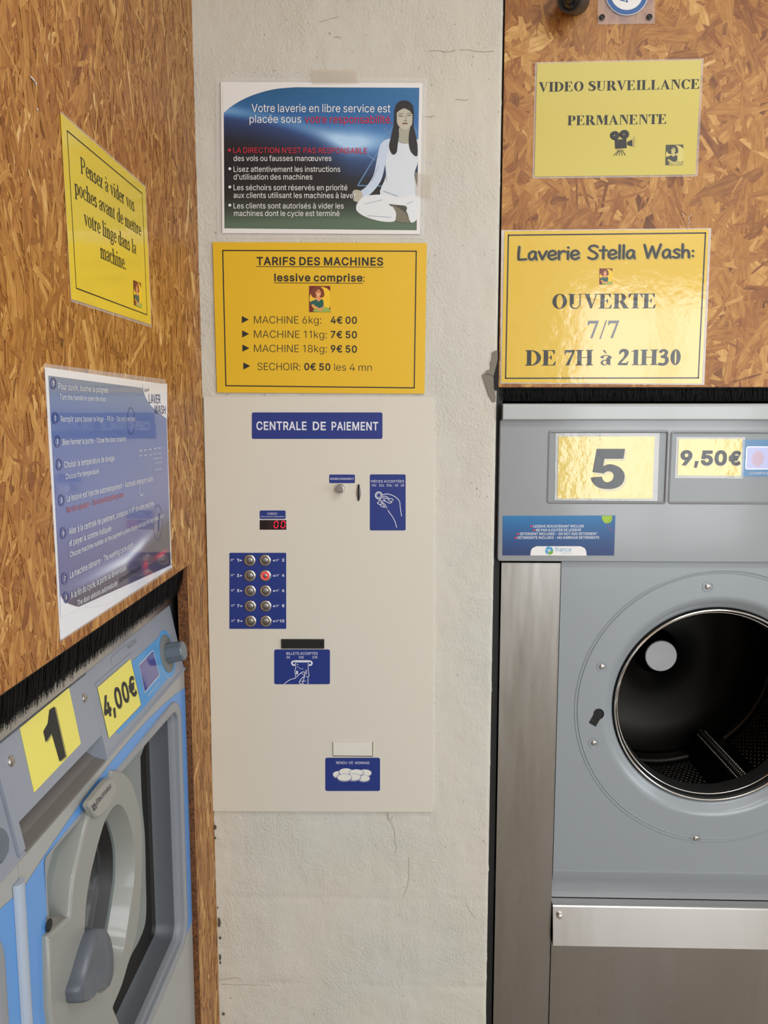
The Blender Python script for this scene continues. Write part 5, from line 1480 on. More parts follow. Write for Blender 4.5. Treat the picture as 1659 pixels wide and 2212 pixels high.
# ------------------------------------------------------------------ opening hours (right wall)
z = zoomed(1030, 460, 629 / 1659)
Q = z([(158, 104), (1322, 92), (1282, 972), (139, 966)])
t = thing('opening_hours_notice', 'glossy yellow opening hours notice on the right board wall just above machine 5', 'notice', base_of(RW, Q))
w = MB(); sheet(w, RW, z([(140, 98), (1336, 86), (1296, 980), (134, 972)]), .0016, .0022); w.build('lamination', M_film_shiny, t)
w = MB(); sheet(w, RW, Q, .0016, .0026); w.build('paper', M_yel_shiny, t)
w = MB(); frame_line(w, RW, z([(180, 127), (1303, 114), (1262, 940), (164, 942)]), .0026, .0028); w.build('border', M_ink_gloss, t)
w = MB()
text(w, RW, 'Laverie Stella Wash:', *z([(236, 276), (1244, 262)]), 80 * .379, 'round', 0, .0028, mat=1)
text(w, RW, 'Laverie Stella Wash:', *z([(230, 270), (1238, 256)]), 80 * .379, 'round', 0, .0030)
text(w, RW, 'OUVERTE', *z([(430, 546), (1018, 543)]), 84 * .379, 'serif', 1, .0030)
text(w, RW, '7/7', *z([(630, 714), (808, 713)]), 100 * .379, 'serif', 0, .0030, mat=2)
text(w, RW, 'DE 7H à 21H30', *z([(275, 870), (1160, 866)]), 88 * .379, 'serif', 1, .0030)
w.build('lettering', [M_ink_gloss, M_grey_ink, mat('grey_ink_under_film', S(66, 70, 76), .4, coat=.6, coat_rough=.1)], t)
for pts in ([(1168, -2), (1176, 14), (1170, 24)], [(1228, 8), (1206, 28), (1212, 48), (1202, 70), (1204, 96)]):
    w = MB()
    w.tube([RW.P(u, v, .0036) for u, v in spline(z(pts), 4)], .0004, 6)
    w.build('wire_hook', mat('clear_wire', S(214, 214, 216), .2, coat=1), t)
lady_picture(t, Plane((0, .012 - .001, 0), (0, -1, 0)), z([(699, 316), (773, 316), (771, 408), (698, 408)]))
# ================================================================== payment panel on the pillar
M_cream = mat('cream_powder_coat', S(214, 208, 195), .42, spec=.4, bump=(500, .05))
M_blue = mat('royal_blue_label', S(30, 50, 126), .4)
M_lab_w = mat('label_white', S(222, 224, 232), .5)
FP = Plane((0, -.0065, 0), (0, -1, 0))
FB = Plane((0, -.0069, 0), (0, -1, 0))
Q = [(440, 857), (938, 857), (935, 1754), (460, 1752)]
pay = thing('payment_panel', 'cream metal payment panel with blue labels and coin slots on the white pillar', 'payment panel', base_of(FP, Q))
w = MB()
cs = [FP.P(*p) for p in Q]
w.prism(cs, FP.N, .0085)
w.build('face_plate', M_cream, pay, bevel=.0012)
z1 = zoomed(430, 850, 530 / 1659)
z2 = zoomed(470, 1170, 290 / 1659)
z3 = zoomed(660, 1570, 300 / 1659)


def label(zz, x0, y0, x1, y1, r, name='label', round_bottom=True, part_label=None):
    (u0, v0), (u1, v1) = zz([(x0, y0), (x1, y1)])
    k = zz([(r, 0)])[0][0] - zz([(0, 0)])[0][0]
    pts = rrect_px(u0, v0, u1, v1, k)
    if not round_bottom:
        pts = [p if p[1] < (v0 + v1) / 2 else (u0 if p[0] < (u0 + u1) / 2 else u1, v1) for p in pts]
    m = MB()
    m.prism([FB.P(u, v) for u, v in pts], FB.N, .0005)
    o = m.build(name, M_blue, pay)
    if part_label:
        o['label'] = part_label
    return o


def lettering(parent, items, zz, s, mats=None, h=.0002):
    for it in items:
        st, a, b, c_ = it[:4]
        bold = it[4] if len(it) > 4 else .0
        m = MB()
        text(m, FB, st, *zz([a, b]), c_ * s, 'sans', bold, h)
        m.build('lettering', mats or M_lab_w, parent)


k1, k2, k3 = 530 / 1659, 290 / 1659, 300 / 1659
o = label(z1, 357, 128, 1240, 307, 12, 'title_label', True, 'blue title label at the top of the panel')
lettering(o, [('CENTRALE', (388, 247), (727, 248), 58, .035), ('DE', (769, 248), (857, 249), 58, .035), ('PAIEMENT', (896, 249), (1211, 250), 58, .035)], z1, k1)
o = label(z1, 880, 548, 1054, 606, 8, 'refund_label', True, 'small blue refund label')
lettering(o, [('REMBOURSEMENT', (887, 584), (1048, 584), 14)], z1, k1)
o = label(z1, 1155, 547, 1397, 926, 10, 'coin_label', True, 'tall blue label with a hand holding a coin')
lettering(o, [('PIÈCES ACCEPTÉES', (1164, 602), (1386, 602), 16), ('10c', (1167, 629), (1199, 629), 16), ('20c', (1217, 629), (1252, 629), 16),
              ('50c', (1269, 629), (1306, 629), 16), ('1€', (1323, 629), (1346, 629), 16), ('2€', (1364, 629), (1387, 629), 16)], z1, k1)
m = MB()
lw = .0013
pen(m, FB, z1(circle_px(1215, 689, 22, 23)), .002, .0002, closed=True)
pen(m, FB, z1(circle_px(1215, 689, 13, 14)), .0008, .0002, closed=True)
for pts in ([(1238, 684), (1275, 680), (1310, 690), (1338, 708), (1356, 732), (1360, 764), (1364, 796), (1369, 828)], [(1232, 700), (1255, 694), (1278, 704), (1284, 716), (1262, 708), (1240, 706)],
            [(1278, 712), (1304, 712), (1312, 722), (1298, 730), (1280, 722)], [(1250, 716), (1272, 736), (1296, 740), (1308, 726)], [(1222, 712), (1234, 730), (1254, 748), (1268, 768), (1276, 790)],
            [(1222, 712), (1216, 728), (1228, 736)], [(1212, 734), (1206, 742), (1222, 750), (1240, 746), (1226, 734), (1212, 734)], [(1222, 752), (1236, 764), (1256, 770), (1244, 752)],
            [(1262, 762), (1284, 800), (1312, 840), (1326, 870), (1336, 905)], [(1240, 722), (1254, 728)]):
    pen(m, FB, z1(pts), lw, .0002, smooth=4)
m.build('hand_drawing', M_lab_w, o)
o = label(z1, 410, 791, 585, 848, 8, 'credit_label', True, 'small blue credit label')
lettering(o, [('CREDIT', (462, 820), (530, 820), 14), ('Faites l’appoint si dépassement', (418, 836), (577, 836), 8)], z1, k1)
# credit display
m = MB()
m.prism([FB.P(u, v) for u, v in z1([(410, 856), (590, 856), (590, 921), (410, 921)])], FB.N, .0005)
disp = m.build('credit_display', mat('dark_red_display_window', S(30, 12, 14), .25), pay)
M_led = mat('lit_red_segments', (.12, .004, .01, 1), .4, emit=(1.0, .012, .05, 1), estr=1.15)
M_led_off = mat('unlit_segments', S(58, 34, 34), .4)


def seven(mb, x, y, wd, ht, segs, mi):
    """Slanted seven-segment digit in zoomed panel pixels; x, y = lower left."""
    sl = .10
    q = lambda a, b: (x + a * wd + sl * b * ht, y - b * ht)
    S7 = {'a': ((.1, 1), (.9, 1)), 'd': ((.1, 0), (.9, 0)), 'g': ((.1, .5), (.9, .5)), 'f': ((0, .57), (0, .93)), 'b': ((1, .57), (1, .93)),
          'e': ((0, .07), (0, .43)), 'c': ((1, .07), (1, .43))}
    for k in segs:
        pen(mb, FB, z1([q(*S7[k][0]), q(*S7[k][1])]), .0018, .0002, mi, caps=False)


m = MB()
seven(m, 507, 908, 24, 44, 'abcdef', 0)
seven(m, 554, 908, 25, 44, 'abcdef', 0)
m.build('digits', M_led, disp)
m = MB()
seven(m, 470, 908, 22, 44, 'abcdefg', 0)
m.build('unlit_digit', M_led_off, disp)
# refund push knob
c = FB.P(*z1([(957, 641)])[0])
m = MB()
m.lathe(c, FB.N, [(.0001, .016), (.0055, .016), (.0058, .0152), (.0066, .0152), (.0082, .0148), (.0086, .0138), (.0086, -.001)], 32, xdir=(0, 0, 1))
m.build('refund_button', mat('dull_steel_button', (.40, .38, .35, 1), .36, 1.0), pay)
# coin entry slot: lens-shaped bezel with a dark slit
u, v = z1([(1079, 670)])[0]
m = MB()
loops = []
for h, k in ((0, 1.0), (.0016, .8), (.0028, .5)):
    loops.append([FB.P(u + 5.2 * k * cos(a) * (1 if True else 1), v + 14 * k * sin(a), h) for a in [2 * pi * i / 24 for i in range(24)]])
m.loft(loops, cap1=True)
o = m.build('coin_slot', mat('grey_zinc_bezel', (.36, .35, .34, 1), .4, .9), pay)
m = MB()
m.prism([FB.P(u + a, v + b, .0030) for a, b in rrect_px(-1.7, -17.5, 1.9, 17.5, 1.5)], FB.N, .0036)
m.build('slit', M_dark, o)
# machine number keypad
kp = label(z2, 146, 138, 848, 1078, 14, 'keypad_label', False, 'blue keypad label numbered 1 to 10')
items = []
YS = (231, 420, 607, 795, 982)
for i, y in enumerate(YS):
    xl = 163 + i * 2.4
    items += [('n°', (xl, y + 9), (xl + 40, y + 9), 31, .012), (str(2 * i + 1), (238 + i * 1.5, y + 17), (266 + i * 1.5, y + 17), 37, .04),
              ('n°', (720, y + 13), (758, y + 13), 31, .012)]
    if i < 4:
        items.append((str(2 * i + 2), (796, y + 15), (826, y + 15), 37, .04))
    else:
        items.append(('10', (768, y + 17), (826, y + 17), 37, .04))
    xa = 278 + i * 2
    for tri in ([(xa, y - 11), (xa + 27, y), (xa, y + 13)], [(706, y - 12), (679, y + 3), (706, y + 16)]):
        m = MB()
        fill(m, FB, z2(tri), .0002)
        m.build('arrow_mark', M_lab_w, kp)
lettering(kp, items, z2, k2)
M_btn = mat('brushed_button_steel', (.50, .46, .41, 1), .34, 1.0)
M_btn_cap = mat('spun_button_cap', (.30, .29, .27, 1), .38, 1.0, aniso=.6)
M_ring_red = mat('lit_red_ring', (.15, .005, .008, 1), .4, emit=(1.0, .03, .035, 1), estr=1.05)
M_ring_off = mat('unlit_ring', S(44, 42, 40), .4)
for i, y in enumerate(YS):
    for j in range(2):
        x = (398 + i * 2.6) if j == 0 else (589 + i * 2.2)
        c = FB.P(*z2([(x, y)])[0])
        lit = (i == 1 and j == 1)
        m = MB()
        m.lathe(c, FB.N, [(.0117, 0), (.0117, .0012), (.0108, .0022), (.0086, .0028), (.0078, .0026), (.0078, .0006)], 36, xdir=(0, 0, 1))
        o = m.build('keypad_button', M_btn, pay)
        if lit:
            o['label'] = 'steel button beside n° 4 glowing red'
        m = MB()
        if lit:
            m.lathe(c, FB.N, [(.0078, .0024), (.0058, .0026), (.0046, .0024)], 36, xdir=(0, 0, 1))
        else:
            m.lathe(c, FB.N, [(.0078, .0012), (.0064, .0012)], 36, xdir=(0, 0, 1))
        m.build('light_ring', M_ring_red if lit else M_ring_off, o)
        m = MB()
        r = .0048 if lit else .0068
        m.lathe(c, FB.N, [(r, .0008), (r, .0026), (r - .0006, .0031), (.00005, .0031)], 32, xdir=(0, 0, 1))
        m.build('cap', M_btn_cap, o)
# banknote slot and label
m = MB()
q = z2([(787, 1208), (1317, 1210), (1317, 1323), (789, 1322)])
m.prism([FB.P(u, v, .003) for u, v in q], FB.N, .0034, holes=[[FB.P(u, v, .003) for u, v in z2([(822, 1242), (822, 1288), (1284, 1288), (1284, 1242)])]])
ns = m.build('note_slot', mat('black_slot_plastic', S(30, 29, 28), .4), pay, bevel=.0006)
m = MB()
m.prism([FB.P(u, v, .001) for u, v in z2([(818, 1238), (1288, 1238), (1288, 1292), (818, 1292)])], FB.N, .0014)
m.build('recess', M_dark, ns)
nl = label(z2, 700, 1333, 1389, 1762, 22, 'note_label', True, 'blue label with a hand inserting a banknote')
lettering(nl, [('BILLETS ACCEPTÉS', (851, 1398), (1236, 1398), 32, .006), ('5€', (852, 1444), (897, 1444), 30), ('10€', (1003, 1444), (1066, 1444), 30), ('20€', (1170, 1444), (1236, 1444), 30)], z2, k2)
m = MB()
for pts, wd in (([(960, 1522), (935, 1525), (918, 1500), (940, 1478), (1040, 1476), (1140, 1478), (1166, 1500), (1150, 1526), (1124, 1520)], .0034),
                ([(966, 1490), (1122, 1490)], .0010), ([(964, 1490), (966, 1560), (955, 1600), (966, 1660)], .0012), ([(1122, 1490), (1120, 1570), (1128, 1668), (1094, 1664)], .0012),
                ([(824, 1760), (862, 1728), (910, 1700), (955, 1690), (1000, 1650), (1040, 1616), (1072, 1612), (1078, 1636), (1070, 1662), (1040, 1690), (1010, 1730), (1016, 1752), (1036, 1758)], .0013),
                ([(1040, 1618), (1046, 1636), (1076, 1646)], .0009), ([(1078, 1660), (1066, 1690), (1062, 1722), (1050, 1752), (1066, 1760)], .0012), ([(1020, 1716), (1040, 1728), (1058, 1718)], .0010),
                ([(1110, 1668), (1120, 1700), (1116, 1758)], .0012), ([(1068, 1724), (1092, 1724)], .0010), ([(956, 1668), (970, 1680)], .0010)):
    pen(m, FB, z2(pts), wd, .0002, smooth=4)
for x, y in ((988, 1518), (994, 1548), (1018, 1566), (1046, 1574)):
    fill(m, FB, z2(circle_px(x, y, 8, 6, 12)), .0002)
fill(m, FB, z2([(970, 1596), (992, 1596), (994, 1640), (972, 1640)]), .0002)
for x in (1086, 1094, 1102):
    pen(m, FB, z2([(x, 1585), (x, 1640)]), .0005, .0002)
m.build('hand_drawing', M_lab_w, nl)
# change outlet flap and label
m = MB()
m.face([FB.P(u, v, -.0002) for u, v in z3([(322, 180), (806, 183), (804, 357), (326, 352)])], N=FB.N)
gap = m.build('change_gap_shade', mat('outlet_shadow_gap', S(86, 74, 62), .8), pay)  # flat sheet coloured as the shade in the flap's recess
m = MB()
m.prism([FB.P(u, v, .0022) for u, v in z3([(329, 184), (796, 187), (796, 347), (331, 343)])], FB.N, .0022)
m.build('change_flap', mat('ivory_flap', S(222, 218, 208), .4), pay, bevel=.0005)
cl = label(z3, 236, 370, 890, 767, 22, 'change_label', True, 'blue label with a drawing of coins')
lettering(cl, [('RENDU', (366, 444), (496, 444), 30), ('DE', (520, 444), (568, 444), 30), ('MONNAIE', (593, 445), (764, 446), 30)], z3, k3)
m = MB()
h = .0002
for x, y, rx, ry in ((393, 568, 68, 40), (708, 550, 82, 42), (698, 615, 72, 36), (482, 537, 84, 42), (608, 547, 86, 40), (575, 600, 86, 42), (465, 604, 88, 42)):
    for dx, dy, mi, k in ((0, 10, 1, 1.02), (0, 0, 1, 1.03), (0, 10, 0, .98), (0, 6, 1, 1.0), (0, 0, 0, .97)):
        h += .000035
        fill(m, FB, z3(circle_px(x + dx, y + dy, rx * k, ry * k, 32)), h, mi)
m.build('coin_drawing', [mat('coin_white', S(226, 224, 216), .5), mat('coin_outline_blue', S(70, 78, 140), .5)], cl)
# ================================================================== big washer (machine 5) in the right wall
M_lid = mat('light_grey_enamel', S(172, 177, 177), .35, coat=.3)
M_grey = mat('silver_grey_plastic', S(138, 141, 144), .32, spec=.5, coat=.35, coat_rough=.12, bump=(14, .06, (1, 1, 1), .004))
M_greyb = mat('blue_grey_enamel', S(142, 149, 154), .34, coat=.3, coat_rough=.15, bump=(5, .08, (1, 1, 1), .006))
M_panel = mat('grey_foil_panel', S(134, 139, 141), .4, coat=.2)
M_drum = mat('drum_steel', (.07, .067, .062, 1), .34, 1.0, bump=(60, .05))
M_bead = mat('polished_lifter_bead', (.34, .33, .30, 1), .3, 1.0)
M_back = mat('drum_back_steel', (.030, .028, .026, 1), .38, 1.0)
MF = Plane((0, .006, 0), (0, -1, 0))              # fascia
MD = Plane((0, .018, 0), (0, -1, 0))              # lower front plate
MX1 = 1.09
z4 = zoomed(1040, 840, 619 / 1659)
z5 = zoomed(1040, 1190, 619 / 1659)
OC = MD.P(1548, 1531)                              # centre of the door opening
fl, ftop, fbot = MF.P(1079, 1060).x, MF.P(1300, 907).z, MF.P(1300, 1212).z
ptop = MD.P(1400, 1952).z
m5 = thing('washing_machine', 'large grey washing machine, door off, open steel drum, set in the right board wall', 'washing machine', (.62, .35, ptop + .001))


def rr(x0, x1, za, zb, r, y, n=5):
    out = []
    for cx, cz_, a in ((x1 - r, zb - r, 0), (x0 + r, zb - r, pi / 2), (x0 + r, za + r, pi), (x1 - r, za + r, 3 * pi / 2)):
        out += [Vector((cx + r * cos(a + pi / 2 * i / n), y, cz_ + r * sin(a + pi / 2 * i / n))) for i in range(n + 1)]
    return out


def offs(x0, x1, za, zb, r, d, y):
    return rr(x0 + d, x1 - d, za + d, zb - d, max(r - d, .001), y)


N5 = Vector((0, -1, 0))
px1 = .98
za = MD.P(1400, 1882).z
pz0, pz1 = MD.P(1400, 1936).z, fbot + .002
# cabinet shell behind the front
w = MB()
zt = MF.P(1300, 872).z
w.box(fl + .004, fl + .008, .05, .85, ptop + .002, zt); w.box(MX1 - .006, MX1 - .002, .05, .85, ptop + .002, zt); w.box(fl + .004, MX1, .05, .85, zt - .004, zt - .002)
w.box(fl + .004, MX1, .85, .855, ptop + .002, zt); w.box(fl + .004, MX1, .056, .85, ptop + .002, ptop + .004); w.box(fl + .12, MX1, .0345, .036, ptop + .0015, pz0 + .01)
w.build('cabinet', M_grey, m5)
# lid edge across the top
w = MB()
zl = MF.P(1300, 908).z
prof = [(.020, zt), (-.004, zt), (-.0075, zt - .0025), (-.0085, zt - .006), (-.0085, zl + .003), (-.0075, zl + .0012), (-.004, zl + .0005), (.02, zl + .0005)]
x0 = MF.P(1085, 890).x
w.loft([[Vector((x, y, zz)) for y, zz in prof] for x in (x0, MX1)], closed=False, smooth=False)
w.face([Vector((x0, y, zz)) for y, zz in prof])
w.build('lid_edge', M_lid, m5, bevel=.0008)
# fascia with two framed recesses
f1 = [MF.P(*z4([(x, y)])[0]) for x, y in ((386, 238), (1072, 668))]
f2 = [MF.P(*z4([(x, y)])[0]) for x, y in ((1094, 242), (1094, 668))]
R1 = (f1[0].x, f1[1].x, f1[1].z, f1[0].z, .007)
R2 = (f2[0].x, MX1 - .05, f2[1].z, f2[0].z, .007)
w = MB()
out = rr(fl, MX1, fbot, ftop, .005, .006)
w.face(out, [offs(*R1, 0, .006)[::-1], offs(*R2, 0, .006)[::-1]], N5)
lp = [out] + [offs(fl, MX1, fbot, ftop, .005, -d, y) for d, y in ((.0012, .0072), (.0016, .009), (.0016, .03))]
w.loft(lp)
for R_ in (R1, R2):
    w.loft([offs(*R_, d, y) for d, y in ((0, .006), (.0012, .0047), (.0032, .0044), (.0046, .0055), (.0052, .0085))])
w.build('fascia', M_grey, m5)
w = MB()
w.face(offs(*R1, .0052, .0084), N=N5)
w.build('number_panel', M_panel, m5)
w = MB()
w.face(offs(*R2, .0052, .0084), N=N5)
w.build('control_panel', M_panel, m5)
w = MB()
CPn = Plane((0, .0080, 0), (0, -1, 0))
a, b = z4([(1510, 294), (1510, 508)])
p0, p1 = CPn.P(*a), CPn.P(*b)
w.prism([Vector((p0.x, .0080, p0.z)), Vector((p0.x + .17, .0080, p0.z)), Vector((p0.x + .17, .0080, p1.z)), Vector((p0.x, .0080, p1.z))], N5, .0003)
pan = w.build('display_surround', mat('steel_blue_panel', S(78, 128, 172), .4, coat=.3), m5)
w = MB()
q0, q1 = CPn.P(*z4([(1534, 334)])[0]), CPn.P(*z4([(1534, 466)])[0])
w.face(rr(q0.x, q0.x + .10, q1.z, q0.z, .004, .0076), [rr(q0.x + .0012, q0.x + .0988, q1.z + .0012, q0.z - .0012, .003, .0076)[::-1]], N5)
w.build('screen_frame', M_steel_bright, pan)


def lcd_material():
    m = mat('lit_lilac_screen', (.2, .2, .3, 1), .2)
    nt = m.node_tree
    L, N = nt.links.new, nt.nodes.new
    b = nt.nodes['Principled BSDF']
    tc = N('ShaderNodeTexCoord')
    vm = N('ShaderNodeVectorMath'); vm.operation = 'SUBTRACT'
    c_ = CPn.P(*z4([(1600, 405)])[0]) - Vector((.62, .35, ptop + .001))
    vm.inputs[1].default_value = c_
    L(tc.outputs['Object'], vm.inputs[0])
    vs_ = N('ShaderNodeVectorMath'); vs_.operation = 'MULTIPLY'; vs_.inputs[1].default_value = (72, 0, 56); L(vm.outputs[0], vs_.inputs[0])
    ln = N('ShaderNodeVectorMath'); ln.operation = 'LENGTH'; L(vs_.outputs[0], ln.inputs[0])
    cr = N('ShaderNodeValToRGB'); e = cr.color_ramp.elements
    e[0].position = .70; e[0].color = S(196, 150, 148)  # blurred reddish reflection painted into the screen's glow
    e[1].position = 1.0; e[1].color = S(180, 184, 226)
    L(ln.outputs['Value'], cr.inputs[0])
    L(cr.outputs[0], b.inputs['Emission Color'])
    b.inputs['Emission Strength'].default_value = .62
    return m


w = MB()
w.face(rr(q0.x + .0011, q0.x + .0989, q1.z + .0011, q0.z - .0011, .003, .0077), N=N5)
w.build('screen', lcd_material(), pan)
w = MB()
pa = z4([(1552, 495)])[0]
A_ = CPn.P(*pa)
uA = pa[0] + (.086 / CPn.px(*pa))
text(w, CPn, 'COMPASS CONTROL', pa, (uA, pa[1] + .5), 5.2, 'sans', .0, .0006, slant=.2)
w.build('lettering', M_lab_w, pan)

# lower front plate with a stamped ring and a dished opening
pxa = MD.P(1205, 1500).x
w = MB()
R0 = .292
plate = [Vector((pxa, .018, pz1)), Vector((px1, .018, pz1)), Vector((px1, .018, za)), Vector((pxa, .018, za))]
ringpts = [OC + Vector((cos(2 * pi * i / 96), 0, sin(2 * pi * i / 96))) * R0 for i in range(96)]
# ring may reach past the plate edge towards the fascia: keep it inside
w.face(plate, [ringpts[::-1]], N5)
prof = [(R0, 0), (.2918, 0), (.2914, .0010), (.2902, .0012), (.2890, -.0006), (.2862, -.0008), (.2850, .0010), (.2838, .0010), (.283, 0), (.281, 0), (.238, 0), (.236, 0), (.231, -.0008), (.225, -.004), (.219, -.009), (.2145, -.0125), (.2115, -.0145), (.2095, -.018), (.2085, -.034)]
prof_in = prof
w.lathe(OC, N5, [(r, h) for r, h in prof_in], 96, xdir=(0, 0, 1))
# rolled lower lip and the turned edge towards the post
cur = [(.018, za), (.0176, za - .002), (.0182, za - .006), (.0205, za - .018), (.0240, za - .030), (.0285, za - .041), (.034, pz0)]
w.loft([[Vector((x, y, zz)) for y, zz in cur] for x in (pxa, px1)], closed=False)
w.box(px1, MX1, .018, .03, pz0, pz1)
w.build('front_plate', M_greyb, m5, angle=30)
# door seal: black rubber lip and two bright steel rims
w = MB()
w.lathe(OC, N5, [(.2085, -.020), (.2060, -.016), (.2025, -.018), (.2010, -.030), (.196, -.030), (.194, -.036), (.192, -.06)], 96, xdir=(0, 0, 1))
w.build('door_seal', M_black_rubber, m5)
w = MB()
for R_, h, r in ((.2044, -.0125, .0021), (.1975, -.0260, .0018)):
    w.tube([OC + Vector((cos(2 * pi * i / 96) * R_, -h, sin(2 * pi * i / 96) * R_)) for i in range(96)], r, 8, closed=True)
w.build('opening_rim', M_steel_bright, m5)


# drum
def perforated():
    m = mat('perforated_drum_steel', (.21, .20, .185, 1), .30, 1.0)
    nt = m.node_tree
    L, N = nt.links.new, nt.nodes.new
    b = nt.nodes['Principled BSDF']
    uv = N('ShaderNodeUVMap'); uv.uv_map = 'uv'
    sep = N('ShaderNodeSeparateXYZ'); L(uv.outputs[0], sep.inputs[0])

    def mth(op, x, y=0.0, z=0.0):
        k = N('ShaderNodeMath'); k.operation = op
        for i, q in enumerate((x, y, z)):
            if isinstance(q, (int, float)):
                k.inputs[i].default_value = q
            else:
                L(q, k.inputs[i])
        return k.outputs[0]
    row = mth('FLOOR', sep.outputs[1])
    sh = mth('MULTIPLY', mth('MODULO', row, 2.0), .5)
    fx = mth('SUBTRACT', mth('FRACT', mth('ADD', sep.outputs[0], sh)), .5)
    fy = mth('SUBTRACT', mth('FRACT', sep.outputs[1]), .5)
    d = mth('SQRT', mth('ADD', mth('MULTIPLY', fx, fx), mth('MULTIPLY', fy, fy)))
    hole = mth('LESS_THAN', d, .24)
    rim = N('ShaderNodeMapRange'); rim.inputs[1].default_value = .18; rim.inputs[2].default_value = .42; rim.inputs[3].default_value = 0; rim.inputs[4].default_value = 1
    L(d, rim.inputs[0])
    bp = N('ShaderNodeBump'); bp.inputs['Strength'].default_value = .9; bp.inputs['Distance'].default_value = .003
    L(rim.outputs[0], bp.inputs['Height']); L(bp.outputs[0], b.inputs['Normal'])
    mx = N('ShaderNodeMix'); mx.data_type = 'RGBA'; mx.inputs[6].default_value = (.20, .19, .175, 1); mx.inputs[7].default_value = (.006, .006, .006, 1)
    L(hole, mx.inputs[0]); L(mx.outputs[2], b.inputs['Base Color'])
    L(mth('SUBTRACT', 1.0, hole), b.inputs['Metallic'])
    return m


DR, YB, YF = .297, .425, .066
AX = Vector((OC.x, 0, OC.z))
w = MB()
seg, rows_ = 120, 24
vs, uvs, fs = [], [], []
for j in range(rows_ + 1):
    y = YF + (YB - .02 - YF) * j / rows_
    for i in range(seg + 1):
        a = 2 * pi * i / seg
        vs.append(AX + Vector((cos(a) * DR, y, sin(a) * DR)))
        uvs.append((a * DR / .0125, y / .011))
for j in range(rows_):
    for i in range(seg):
        q = j * (seg + 1) + i
        fs.append((q, q + 1, q + seg + 2, q + seg + 1))
w.add(vs, fs, 0, True, uvs)
w.lathe(AX, (0, 1, 0), [(.2, YF - .004), (DR - .01, YF - .004), (DR, YF)], 96, mat=1, xdir=(0, 0, 1))
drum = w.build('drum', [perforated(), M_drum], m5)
w = MB()
w.lathe(AX, (0, 1, 0), [(DR, YB - .02), (DR - .002, YB - .016), (DR - .006, YB - .012), (DR - .014, YB - .010), (DR - .026, YB - .012), (DR - .030, YB - .006), (.20, YB), (.19, YB + .003), (.12, YB + .006), (.06, YB + .002), (.052, YB - .004), (.044, YB - .03), (.040, YB - .042)],
        96, xdir=(0, 0, 1))
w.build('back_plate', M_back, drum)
w = MB()
w.lathe(AX, (0, 1, 0), [(.040, YB - .036), (.0395, YB - .046), (.038, YB - .0475), (.0001, YB - .0478)], 48, xdir=(0, 0, 1))
w.build('hub_cap', mat('hub_cap_satin_steel', (.62, .61, .62, 1), .5, .4), drum)
for k in range(3):
    th = radians(-61.5 + 120 * k)
    er, et = Vector((cos(th), 0, sin(th))), Vector((-sin(th), 0, cos(th)))
    w = MB()
    secs = []
    for y, kk in ((YF + .01, .8), (YF + .03, 1), (YB - .05, 1), (YB - .022, .9)):
        rdg = DR - .078 * kk
        c2 = [(DR + .004, -.062), (DR - .02, -.046), (rdg + .022, -.017), (rdg + .006, -.010), (rdg, 0), (rdg + .006, .010), (rdg + .022, .017), (DR - .02, .046), (DR + .004, .062)]
        secs.append([AX + er * a + et * b + Vector((0, y, 0)) for a, b in c2])
    w.loft(secs, closed=False)
    w.face(secs[0]); w.face(secs[-1])
    nb = 34
    for i in range(nb):
        y = YF + .034 + (YB - .088 - YF) * i / (nb - 1)
        for b, rr_, hh in ((0, .0046, 0), (-.0095, .0030, .006), (.0095, .0030, .006)):
            w.lathe(AX + er * (DR - .078 + hh) + et * b + Vector((0, y, 0)), -er, [(rr_ * 1.25, -.001), (rr_ * 1.05, .0018), (rr_ * .6, .0034), (.0001, .0038)], 10, mat=1)
    w.build('lifter', [M_drum, M_bead], drum)
# screws in their dimples, and the lock keyhole
for x, y in ((1310, 207), (697, 670), (650, 1112)):
    pass
spots = [z5([(1310, 207)])[0], z5([(697, 670)])[0], z5([(650, 1112)])[0], (1503, 1811)]
for u, v in spots:
    c = MD.P(u, v, .0002)
    w = MB()
    w.lathe(c, N5, [(.0112, -.0001), (.0108, .0006), (.0095, .0007), (.0085, -.0002)], 28, xdir=(0, 0, 1))
    w.lathe(c, N5, [(.0052, 0), (.0050, .0016), (.0038, .0026), (.0018, .0028), (.0017, .0010), (.0001, .0010)], 20, mat=1, xdir=(0, 0, 1))
    w.build('screw', [M_greyb, M_screw], m5)
w = MB()
kc = z5([(680, 944)])[0]
kh = [(kc[0] + 11.3 * cos(a), kc[1] + 11.3 * sin(a)) for a in [radians(165 - i * 15) - pi * 0 for i in range(0, 0)]]
ang = [radians(x) for x in range(148, 148 - 300, -12)]
arc_ = [(kc[0] + 11.3 * cos(a), kc[1] - 11.3 * sin(a) * -1) for a in ang]
pts = [(kc[0] + 11.3 * cos(radians(d)), kc[1] + 11.3 * sin(radians(d))) for d in range(176, 176 + 270, 10)] + z5([(662, 1018), (622, 995)])
w.face([MD.P(u, v, .0006) for u, v in pts], N=N5)
w.tube([MD.P(u, v, .0006) for u, v in circle_px(kc[0], kc[1], 10.5)], .0010, 6, closed=True)
w.build('keyhole', M_dark, m5)

# detergent sticker
def sticker_ink(s, t_):
    c = blend((4, 112, 170), (8, 48, 106), t_ * 1.1)
    return [lin(v) for v in blend(c, (14, 50, 104), max(0, s - .8))]


